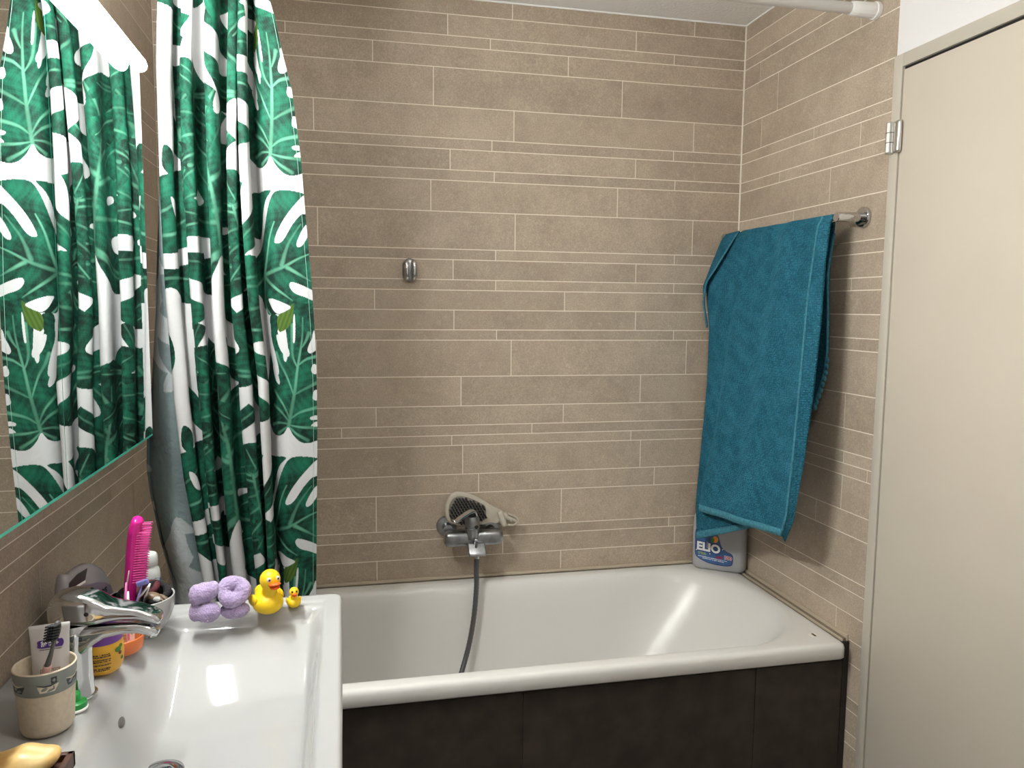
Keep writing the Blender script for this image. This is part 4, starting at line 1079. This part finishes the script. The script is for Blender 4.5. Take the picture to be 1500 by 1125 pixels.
b.done('bristles', M['bristledark'], tbh)
# green cap behind the cup
gc = thing('green_suction_holder', 'small green plastic holder on white base behind the cream cup', 'holder', (-1.6755, -1.243, ZB))
b = MB(); b.lathe([(0, 0), (.0165, 0), (.0172, .002), (.0165, .004), (0, .004)], (-1.6785, -1.243, ZB), n=32, caps=False); b.done('holder_base', M['whiteplastic'], gc)
b = MB(); b.lathe([(.016, .004), (.0162, .006), (.0155, .011), (.013, .0125), (.0085, .0130), (.008, .022), (.006, .025), (0, .026)], (-1.6785, -1.243, ZB), n=32); b.done('holder_knob', M['green'], gc, auto=50)

# ------------------------------------------------------------------ yellow jar with purple lid
JX, JY = -1.676, -1.123
jr_ = thing('cream_jar', 'yellow labelled jar with purple lid behind the basin tap', 'jar', (JX, JY, ZB))
b = MB(); b.lathe([(0, 0), (.022, .0005), (.027, .004), (.0305, .014), (.0315, .03), (.0305, .046), (.0295, .05)], (JX, JY, ZB), n=48, caps=False); b.done('jar_body', M['amber'], jr_)
b = MB(); b.lathe([(.0298, .050), (.0303, .052), (.0293, .082), (.027, .086), (0, .087)], (JX, JY, ZB), n=48, caps=False); b.done('jar_lid', M['purple'], jr_, auto=50)
def jarwrap(ang0, h0):
    def w(x, y, z):
        h = h0+y; r = float(np.interp(h, [0, .004, .014, .03, .046, .05], [.022, .027, .0305, .0315, .0305, .0295]))+.0005+z; a = ang0+x/.031
        return Vector((JX+r*math.cos(a), JY+r*math.sin(a), ZB+h))
    return w
print_lines('jar_fine_print', M['ink'], jr_, jarwrap(math.radians(-72), .0), -.013, .011, (.0365, .0335, .029, .026, .0205, .0145, .0115), .0018, 5)
for (x, y, w_, h_, m_) in ((.0, .0, .006, .004, 'leafgreen'), (.006, .004, .004, .003, 'leafgreen'), (.003, -.006, .003, .003, 'berry'), (.008, -.016, .003, .003, 'leafgreen')):
    flat_shape('jar_sprig', [(x+w_*math.cos(t), y+h_*math.sin(t)) for t in np.linspace(0, 2*math.pi, 13)[:-1]], M[m_], jr_, None, (1, 0, 0), (0, 0, 1), .0003, wrap=jarwrap(math.radians(-28), .038))

# ------------------------------------------------------------------ orange tray and its packets
OX, OY = -1.670, -1.052
ot = thing('orange_tray', 'round orange plastic tray on the washbasin ledge', 'tray', (OX, OY, ZB))
b = MB(); b.lathe([(0, .0005), (.034, .0005), (.0360, .003), (.0380, .0235), (.0373, .025), (.0360, .0235), (.0345, .004), (0, .003)], (OX, OY, ZB), n=56, caps=False); b.done('tray_body', M['orange'], ot)
def packet(name, label, cat, m, c, w, d_, h, rz, tilt, deco=None):
    t = thing(name, label, cat, (c[0], c[1], ZB+.004), group='packets standing in the orange tray')
    rot = Matrix.Rotation(rz, 3, 'Z') @ Matrix.Rotation(tilt, 3, 'X')
    b = MB(); b.box(c[0]-w/2, c[0]+w/2, c[1]-d_/2, c[1]+d_/2, ZB+.0045, ZB+.0045+h, bevel=.001, rot=rot); b.done('packet_body', m, t, smooth=False)
    ctr = Vector((c[0], c[1], ZB+.0045+h/2))
    if deco:
        for (x0, x1, z0, z1, mm) in deco:
            b = MB(); b.box(c[0]+x0*w, c[0]+x1*w, c[1]-d_/2-.0006, c[1]-d_/2-.0001, ZB+.0045+h*z0, ZB+.0045+h*z1)
            for v in b.bm.verts: v.co = ctr+rot @ (v.co-ctr)
            b.done('packet_print', mm, t, smooth=False)
packet('paper_packet', 'grey packet with white print in the orange tray', 'packet', M['greycard'], (-1.676, -1.071), .018, .006, .058, .25, 0, [(-.4, .1, .72, .95, M['white']), (-.1, .3, .6, .8, M['white']), (-.3, .2, .2, .4, M['white'])])
packet('tan_packet', 'tan striped packet in the middle of the orange tray', 'packet', M['kraft'], (-1.663, -1.060), .013, .006, .056, .25, 0, [(-.45, .45, .3+.1*k, .34+.1*k, M['copperprint']) for k in range(5)])
packet('white_packet', 'white packet with pink print in the orange tray', 'packet', M['white'], (-1.6525, -1.051), .012, .005, .060, .2, 0, [(-.35, -.1, .2, .9, M['pinkclip']), (.05, .3, .35, .7, M['greycard'])])
packet('orange_packet', 'orange card box at the right of the orange tray', 'packet', M['orangecard'], (-1.650, -1.032), .016, .012, .054, .15, 0, [(-.4, .4, .62, .65, M['berry'])])

# ------------------------------------------------------------------ white bowl of hair things
WX, WY = -1.657, -.966
bw = thing('accessory_bowl', 'white bowl with dark inside holding hair accessories', 'bowl', (WX, WY, ZB))
prof = [(0, .001), (.032, 0), (.042, .004), (.0515, .022), (.0560, .040), (.0570, .056), (.0565, .0585)]
b = MB(); b.lathe(prof, (WX, WY, ZB), n=64, caps=False); b.lathe([(.0565, .0585), (.0550, .0592), (.0537, .058)], (WX, WY, ZB), n=64, caps=False); b.done('bowl_shell', M['ceramic'], bw)
b = MB(); b.lathe([(.0537, .058), (.0530, .05), (.051, .035), (.045, .018), (.035, .008), (0, .006)], (WX, WY, ZB), n=64, caps=False); b.done('bowl_lining', M['bowlblack'], bw)
for k, (dx, dy, dz, R0, r0, ax, ay) in enumerate(((.024, .022, .058, .017, .0065, .5, .3), (.028, -.004, .045, .014, .006, -.4, .5), (.004, .030, .060, .017, .0065, .3, -.3), (.014, .006, .040, .020, .008, .1, .2), (-.02, .022, .052, .018, .007, .2, .2))):
    tor = MB(); tor.torus((WX+dx, WY+dy, ZB+dz), R0, r0, Matrix.Rotation(ax, 3, 'X') @ Matrix.Rotation(ay, 3, 'Y'), wob=.12)
    o = tor.done('hair_scrunchie', M['maroon'] if k == 2 else M['scrunchie'])
    tag(o, ['black hair scrunchie on the far right rim of the white bowl', 'black hair scrunchie nearest the right front of the white bowl', 'maroon hair scrunchie behind the magenta brush in the bowl', 'black hair scrunchie lowest under the tan claw clip', 'black hair scrunchie at the back left inside the white bowl'][k], 'scrunchie', 'scrunchies in the white bowl')
WX, WY = WX-.008, WY+.004
cl = thing('claw_clip', 'tan hair claw clip in the white bowl', 'hair clip', (WX+.03, WY-.02, ZB+.055))
b = MB(); b.ell((WX+.033, WY-.012, ZB+.058), (.015, .011, .008), Matrix.Rotation(.4, 3, 'Y')); b.done('clip_shell', M['tan'], cl)
for k in range(6):
    a = -1.2+.5*k; b = MB(); b.tube([(WX+.033+.012*math.cos(a), WY-.015+.009*math.sin(a), ZB+.060), (WX+.035+.021*math.cos(a), WY-.018+.014*math.sin(a), ZB+.055), (WX+.035+.023*math.cos(a), WY-.019+.016*math.sin(a), ZB+.045)], [.0026, .002, .001], 8); b.done('clip_tooth', M['tan'], cl)
# magenta detangling brush standing in the bowl
mb = thing('detangling_brush', 'magenta detangling hairbrush standing upright in the white bowl', 'hairbrush', (-1.668, -.965, ZB+.01))
ax_ = [(-1.6765, -.966, ZB+.012), (-1.6745, -.966, ZB+.05), (-1.671, -.966, ZB+.09), (-1.6665, -.966, ZB+.135), (-1.662, -.966, ZB+.172), (-1.657, -.966, ZB+.192), (-1.6525, -.966, ZB+.2005)]
sp = smooth_poly(ax_, 5, False)
hw_ = np.interp(np.linspace(0, 1, len(sp)), [0, .25, .45, .7, .88, .95, 1], [.010, .012, .017, .021, .0185, .014, .004])
tk_ = np.interp(np.linspace(0, 1, len(sp)), [0, .3, .6, .9, 1], [.009, .010, .0105, .0095, .003])
rg = []
for i, p in enumerate(sp):
    t = Vector(sp[min(i+1, len(sp)-1)])-Vector(sp[max(i-1, 0)]); t.normalize()
    n_ = Vector((1, 0, 0)); n_ = (n_-t*n_.dot(t)).normalized(); s2 = t.cross(n_)
    rg.append([tuple(Vector(p)+n_*(tk_[i]*math.cos(a))+s2*(hw_[i]*math.sin(a))) for a in np.linspace(0, 2*math.pi, 25)[:-1]])
b = MB(); b.loft(rg); b.done('brush_body', M['magenta'], mb)
bz = MB(); bz.tube([(0, 0, 0), (.019, 0, .001)], [.0011, .0007], 6)
brm2 = bpy.data.meshes.new('bristle'); bz.bm.to_mesh(brm2); bz.bm.free(); brm2.materials.append(M['magentabr'])
for i in range(24):
    z = ZB+.088+.0044*i; xb = np.interp(z, [p[2] for p in sp], [p[0] for p in sp])+.0075
    for j in range(4):
        if z > ZB+.18 and j in (0, 3): continue
        o = bpy.data.objects.new('bristle', brm2); COL.objects.link(o); o.parent = mb
        o.location = Vector((xb-.001, -.980+.0093*j, z))-mb.location
# slim tools in the bowl
def slim(name, label, cat, m, p, q, r, n=10, part='tool_shaft'):
    t = thing(name, label, cat, p)
    b = MB(); b.tube([p, tuple((Vector(p)+Vector(q))/2), q], [r*.9, r, r*.55], n, squash=.45); b.done(part, m, t)
    return t
B_ = ZB
slim('nail_file', 'slim steel nail file leaning left of the magenta brush', 'nail file', M['steel'], (-1.684, -.982, B_+.030), (-1.668, -.985, B_+.112), .0042)
slim('pink_hair_clip', 'pink hair clip left of the magenta brush', 'hair clip', M['pinkclip'], (-1.677, -.987, B_+.03), (-1.6725, -.988, B_+.092), .006)
t = slim('white_thermometer', 'small white digital thermometer in front of the magenta brush', 'thermometer', M['whiteplastic'], (-1.671, -.993, B_+.025), (-1.6685, -.995, B_+.078), .0058)
b = MB(); b.box(-1.6722, -1.6672, -1.0000, -.9975, B_+.050, B_+.066, bevel=.001); b.done('display_window', M['greycard'], t, smooth=False)
t = slim('razor', 'lilac plastic razor beside the magenta brush', 'razor', M['lilacplastic'], (-1.665, -.985, B_+.025), (-1.648, -.985, B_+.088), .0055)
b = MB(); b.box(-1.657, -1.637, -.991, -.982, B_+.085, B_+.094, bevel=.002, rot=Matrix.Rotation(-.3, 3, 'Y')); b.done('razor_head', M['lilacplastic'], t, smooth=False)
tz = thing('tweezers', 'steel tweezers pointing up in the white bowl', 'tweezers', (-1.66, -1.002, B_+.03))
for s_ in (-1, 1):
    b = MB(); b.tube([(-1.653+.005*s_, -.990, B_+.035), (-1.647+.0045*s_, -.990, B_+.065), (-1.634, -.988, B_+.088)], [.0022, .0022, .0014], 8); b.done('tweezer_arm', M['steel'], tz)
b = MB(); b.ell((-1.622, -.998, B_+.0625), (.0065, .0055, .005)); o = b.done('pearl_bead', M['ceramic']); tag(o, 'white bead on the front edge of the accessory bowl', 'bead')

# ------------------------------------------------------------------ film pack, green lid, white stick, white bottle
pk = thing('wipes_pack', 'lilac and white film pack behind the basin tap', 'pack', (-1.715, -1.045, ZB))
ang = math.atan2(.145, .035); pr = Matrix.Rotation(ang, 3, 'Z')
def pp_(x, y, z): return Vector((-1.747, -1.045, ZB))+pr @ Vector((x, y, 0))+Vector((0, 0, z))
side = smooth_poly([(0, .002, 0), (.07, .001, 0), (.140, .002, 0), (.144, .02, 0), (.140, .055, 0), (.128, .082, 0), (.110, .105, 0), (.085, .121, 0), (.062, .126, 0), (.025, .124, 0), (.000, .118, 0)], 4)
def pack_ring(y, s_): return [tuple(pp_(.072+(q[0]-.072)*s_, y, .002+(q[1]-.002)*s_)) for q in side]
b = MB(); b.loft([pack_ring(.0, .93), pack_ring(.004, .98), pack_ring(.008, 1), pack_ring(.018, 1), pack_ring(.022, .95)]); b.done('pack_body', M['packgrey'], pk)
front = [(.004, .004), (.134, .004), (.136, .03), (.128, .066), (.110, .078), (.085, .088), (.045, .096), (.006, .100)]
flat_shape('pack_front_print', front, M['packlilac'], pk, None, None or (1, 0, 0), (0, 0, 1), .0008, wrap=lambda x, y, z: pp_(x, -.0006-z, y))
flat_shape('pack_top_flap', [(.004, .103), (.050, .104), (.058, .122), (.030, .122), (.006, .115)], M['packdark'], pk, None, (1, 0, 0), (0, 0, 1), .0008, wrap=lambda x, y, z: pp_(x, -.0004-z, y))
flat_shape('pack_flap_edge', [(.004, .100), (.050, .100), (.050, .104), (.004, .104)], M['white'], pk, None, (1, 0, 0), (0, 0, 1), .0012, wrap=lambda x, y, z: pp_(x, -.0004-z, y))
place_text('pack_lettering', 'etos', .022, M['ink'], pk, None, (1, 0, 0), (0, 0, 1), .0006, .0002, wrap=lambda x, y, z: pp_(x+.095, -.0018-z, y+.066))
gl = thing('green_lid_tube', 'small tube with bright green lid behind the tap lever', 'tube', (-1.694, -1.058, ZB))
b = MB(); b.lathe([(0, 0), (.009, 0), (.010, .01), (.010, .066), (.008, .07)], (-1.694, -1.058, ZB+.004), n=24); b.done('tube_barrel', M['orange'], gl)
b = MB(); b.lathe([(.0115, .070), (.012, .072), (.012, .087), (.010, .090), (0, .091)], (-1.694, -1.058, ZB+.004), n=28, caps=False); b.done('tube_lid', M['lightgreen'], gl, auto=50)
st = slim('white_stick', 'flat white stick lying on the purple jar lid behind the tap', 'stick', M['whiteplastic'], (-1.712, -1.094, B_+.0905), (-1.677, -1.088, B_+.101), .0055, part='stick_body')
wb = thing('white_bottle', 'white plastic bottle with blue label behind the accessory bowl', 'bottle', (-1.664, -.8815, ZB))
b = MB(); b.lathe([(0, 0), (.019, .001), (.022, .006), (.0225, .068), (.021, .080), (.018, .086), (.0175, .088)], (-1.664, -.8815, ZB), n=40, caps=False); b.done('bottle_body', M['bottlewhite'], wb)
b = MB(); b.lathe([(.0185, .087), (.0195, .089), (.0185, .106), (.0165, .109), (0, .110)], (-1.664, -.8815, ZB), n=40, caps=False); b.done('bottle_cap', M['bottlewhite'], wb, auto=50)
def bwrap(x, y, z):
    a = math.radians(-50)+x/.0225; r = .0229+z; return Vector((-1.664+r*math.cos(a), -.8815+r*math.sin(a), ZB+y))
flat_shape('bottle_label', fine([(-.018, .012), (.020, .012), (.020, .062), (.004, .066), (-.018, .058)], 6), M['bottleblue'], wb, None, (1, 0, 0), (0, 0, 1), .0004, wrap=bwrap)

# ------------------------------------------------------------------ plush wristbands
def fuzz(o, vox=.0022, amp=.0012, sc_=140):
    mod(o, 'REMESH', mode='VOXEL', voxel_size=vox)
    mod(o, 'SMOOTH', factor=.6, iterations=6)
    tx_ = bpy.data.textures.new('fuzz', 'CLOUDS'); tx_.noise_scale = .006
    mod(o, 'DISPLACE', strength=amp*2, texture=tx_, texture_coords='LOCAL')
    return o
w1 = thing('plush_wristband', 'lavender plush wristband crumpled shut, beside the accessory bowl', 'wristband', (-1.5525, -.958, ZB), group='lavender plush wristbands')
b = MB()
b.ell((-1.552, -.955, ZB+.053), (.026, .018, .0185), Matrix.Rotation(-.25, 3, 'Y')); b.ell((-1.566, -.957, ZB+.050), (.0125, .016, .020)); b.ell((-1.538, -.953, ZB+.060), (.0115, .016, .0125))
o = fuzz(b.done('upper_roll', M['plush'], w1))
b = MB(); b.ell((-1.545, -.962, ZB+.0185), (.0225, .018, .0185), Matrix.Rotation(-.2, 3, 'Y')); b.ell((-1.568, -.957, ZB+.019), (.0115, .016, .017)); o = fuzz(b.done('lower_roll', M['plush'], w1))
w2 = thing('plush_wristband', 'lavender plush wristband with open hole, beside the large yellow duck', 'wristband', (-1.503, -.953, ZB), group='lavender plush wristbands')
b = MB(); b.torus((-1.5025, -.950, ZB+.050), .0165, .0135, Matrix.Rotation(math.radians(52), 3, 'X') @ Matrix.Rotation(.1, 3, 'Y'), n=40, m=18, wob=.10); fuzz(b.done('upper_roll', M['plush'], w2), .0016)
b = MB(); b.ell((-1.501, -.950, ZB+.015), (.0265, .020, .0155)); fuzz(b.done('lower_roll', M['plush'], w2))

# ------------------------------------------------------------------ rubber ducks
def duck(name, label, c, s_, rz, eye):
    t = thing(name, label, 'rubber duck', c, group='rubber ducks on the basin ledge')
    rot = Matrix.Rotation(rz, 3, 'Z'); C0 = Vector(c)
    P = lambda x, y, z: C0+rot @ Vector((x*s_, y*s_, z*s_))
    b = MB()   # local: +x is forward (beak)
    b.ell(P(0, 0, .0195), (.0285*s_, .0255*s_, .0195*s_), rot, 28, 20); b.ell(P(-.006, 0, .028), (.021*s_, .020*s_, .016*s_), rot)
    b.ell(P(-.027, 0, .032), (.010*s_, .012*s_, .012*s_), rot @ Matrix.Rotation(.8, 3, 'Y')); b.ell(P(.010, 0, .044), (.0125*s_, .0125*s_, .014*s_), rot)
    b.ell(P(.0115, 0, .0615), (.0175*s_, .0172*s_, .0178*s_), rot, 24, 18)
    o = b.done('duck_body', M['yellow'], t); mod(o, 'REMESH', mode='VOXEL', voxel_size=.0016*s_); mod(o, 'SMOOTH', factor=.7, iterations=10)
    for sd in (1, -1):
        b = MB(); b.ell(P(-.006, sd*.0232, .026), (.016*s_, .0045*s_, .010*s_), rot @ Matrix.Rotation(-.25, 3, 'Y')); b.done('wing', M['yellow'], t)
        b = MB(); q = P(.0258, sd*.0078, .0665); b.ell(q, (.0020*s_, .0036*s_, .0040*s_), rot @ Matrix.Rotation(sd*.5, 3, 'Z')); e = b.done('eye', M['eyewhite'] if eye else M['ink'], t)
        if eye:
            b = MB(); b.ell(P(.0274, sd*.0076, .0662), (.0011*s_, .0018*s_, .0022*s_), rot @ Matrix.Rotation(sd*.5, 3, 'Z')); b.done('pupil', M['ink'], e)
    b = MB(); b.ell(P(.0315, 0, .0590), (.0100*s_, .0098*s_, .0028*s_), rot @ Matrix.Rotation(-.18, 3, 'Y')); b.ell(P(.0300, 0, .0540), (.0078*s_, .0085*s_, .0026*s_), rot @ Matrix.Rotation(.25, 3, 'Y')); b.ell(P(.0265, 0, .0560), (.005*s_, .0088*s_, .004*s_), rot)
    b.done('beak', M['beak'], t)
duck('rubber_duck', 'large yellow rubber duck with orange beak beside the lavender wristbands', (-1.4445, -.938, ZB), 1.10, math.radians(-62), True)
duck('rubber_duck', 'tiny yellow rubber duck right of the large duck', (-1.399, -.918, ZB), .52, math.radians(-80), False)

# ------------------------------------------------------------------ soap and its dish
sd = thing('soap_dish', 'dark wooden soap dish on the near corner of the washbasin', 'soap dish', (-1.69, -1.43, ZB))
SX0, SX1, SY0, SY1 = -1.745, -1.632, -1.475, -1.390
for (a, c, e, g) in ((SX0, SX1, SY0, SY0+.008), (SX0, SX1, SY1-.008, SY1), (SX0, SX0+.008, SY0, SY1), (SX1-.008, SX1, SY0, SY1)):
    b = MB(); b.box(a, c, e, g, ZB+.001, ZB+.020, bevel=.0015); b.done('dish_rail', M['wood'], sd, smooth=False)
for k in range(5):
    x = SX0+.014+.0205*k; b = MB(); b.box(x-.006, x+.006, SY0+.004, SY1-.004, ZB+.004, ZB+.011, bevel=.001); b.done('dish_slat', M['wood'], sd, smooth=False)
b = MB(); b.ell((-1.684, -1.420, ZB+.027), (.045, .028, .0165), Matrix.Rotation(.25, 3, 'Z') @ Matrix.Rotation(-.06, 3, 'Y'), 32, 20)
for v in b.bm.verts:
    v.co.z += .0015*math.sin(v.co.x*160)+.001*math.sin(v.co.y*240)
o = b.done('soap_bar', M['soap']); tag(o, 'yellow worn soap bar in the dark wooden dish', 'soap')

# ------------------------------------------------------------------ added fill lamp on the ceiling, out of view
cd_ = thing('fill_lamp', 'added round white fill lamp on the ceiling, out of view', 'lamp', (-.85, -1.95, ZC))
b = MB(); b.lathe([(0, 0), (.15, 0), (.15, -.018), (.14, -.022), (0, -.022)], (-.85, -1.95, ZC), n=48, caps=False); b.done('fill_lamp_base', M['whiteplastic'], cd_, auto=40)
b = MB(); b.lathe([(.138, -.022), (.134, -.045), (.11, -.065), (.06, -.078), (0, -.081)], (-.85, -1.95, ZC), n=48, caps=False); b.done('fill_lamp_dome', M['filldome'], cd_)

# ------------------------------------------------------------------ light and view
w = bpy.data.worlds.new('world'); scene.world = w; w.use_nodes = True
w.node_tree.nodes['Background'].inputs['Color'].default_value = (.9, .95, 1, 1); w.node_tree.nodes['Background'].inputs['Strength'].default_value = .0
vs = scene.view_settings
scene.display_settings.display_device = 'sRGB'
vs.view_transform = 'Standard'; vs.look = 'None'; vs.gamma = 1; vs.use_curve_mapping = False
vs.exposure = 1.62
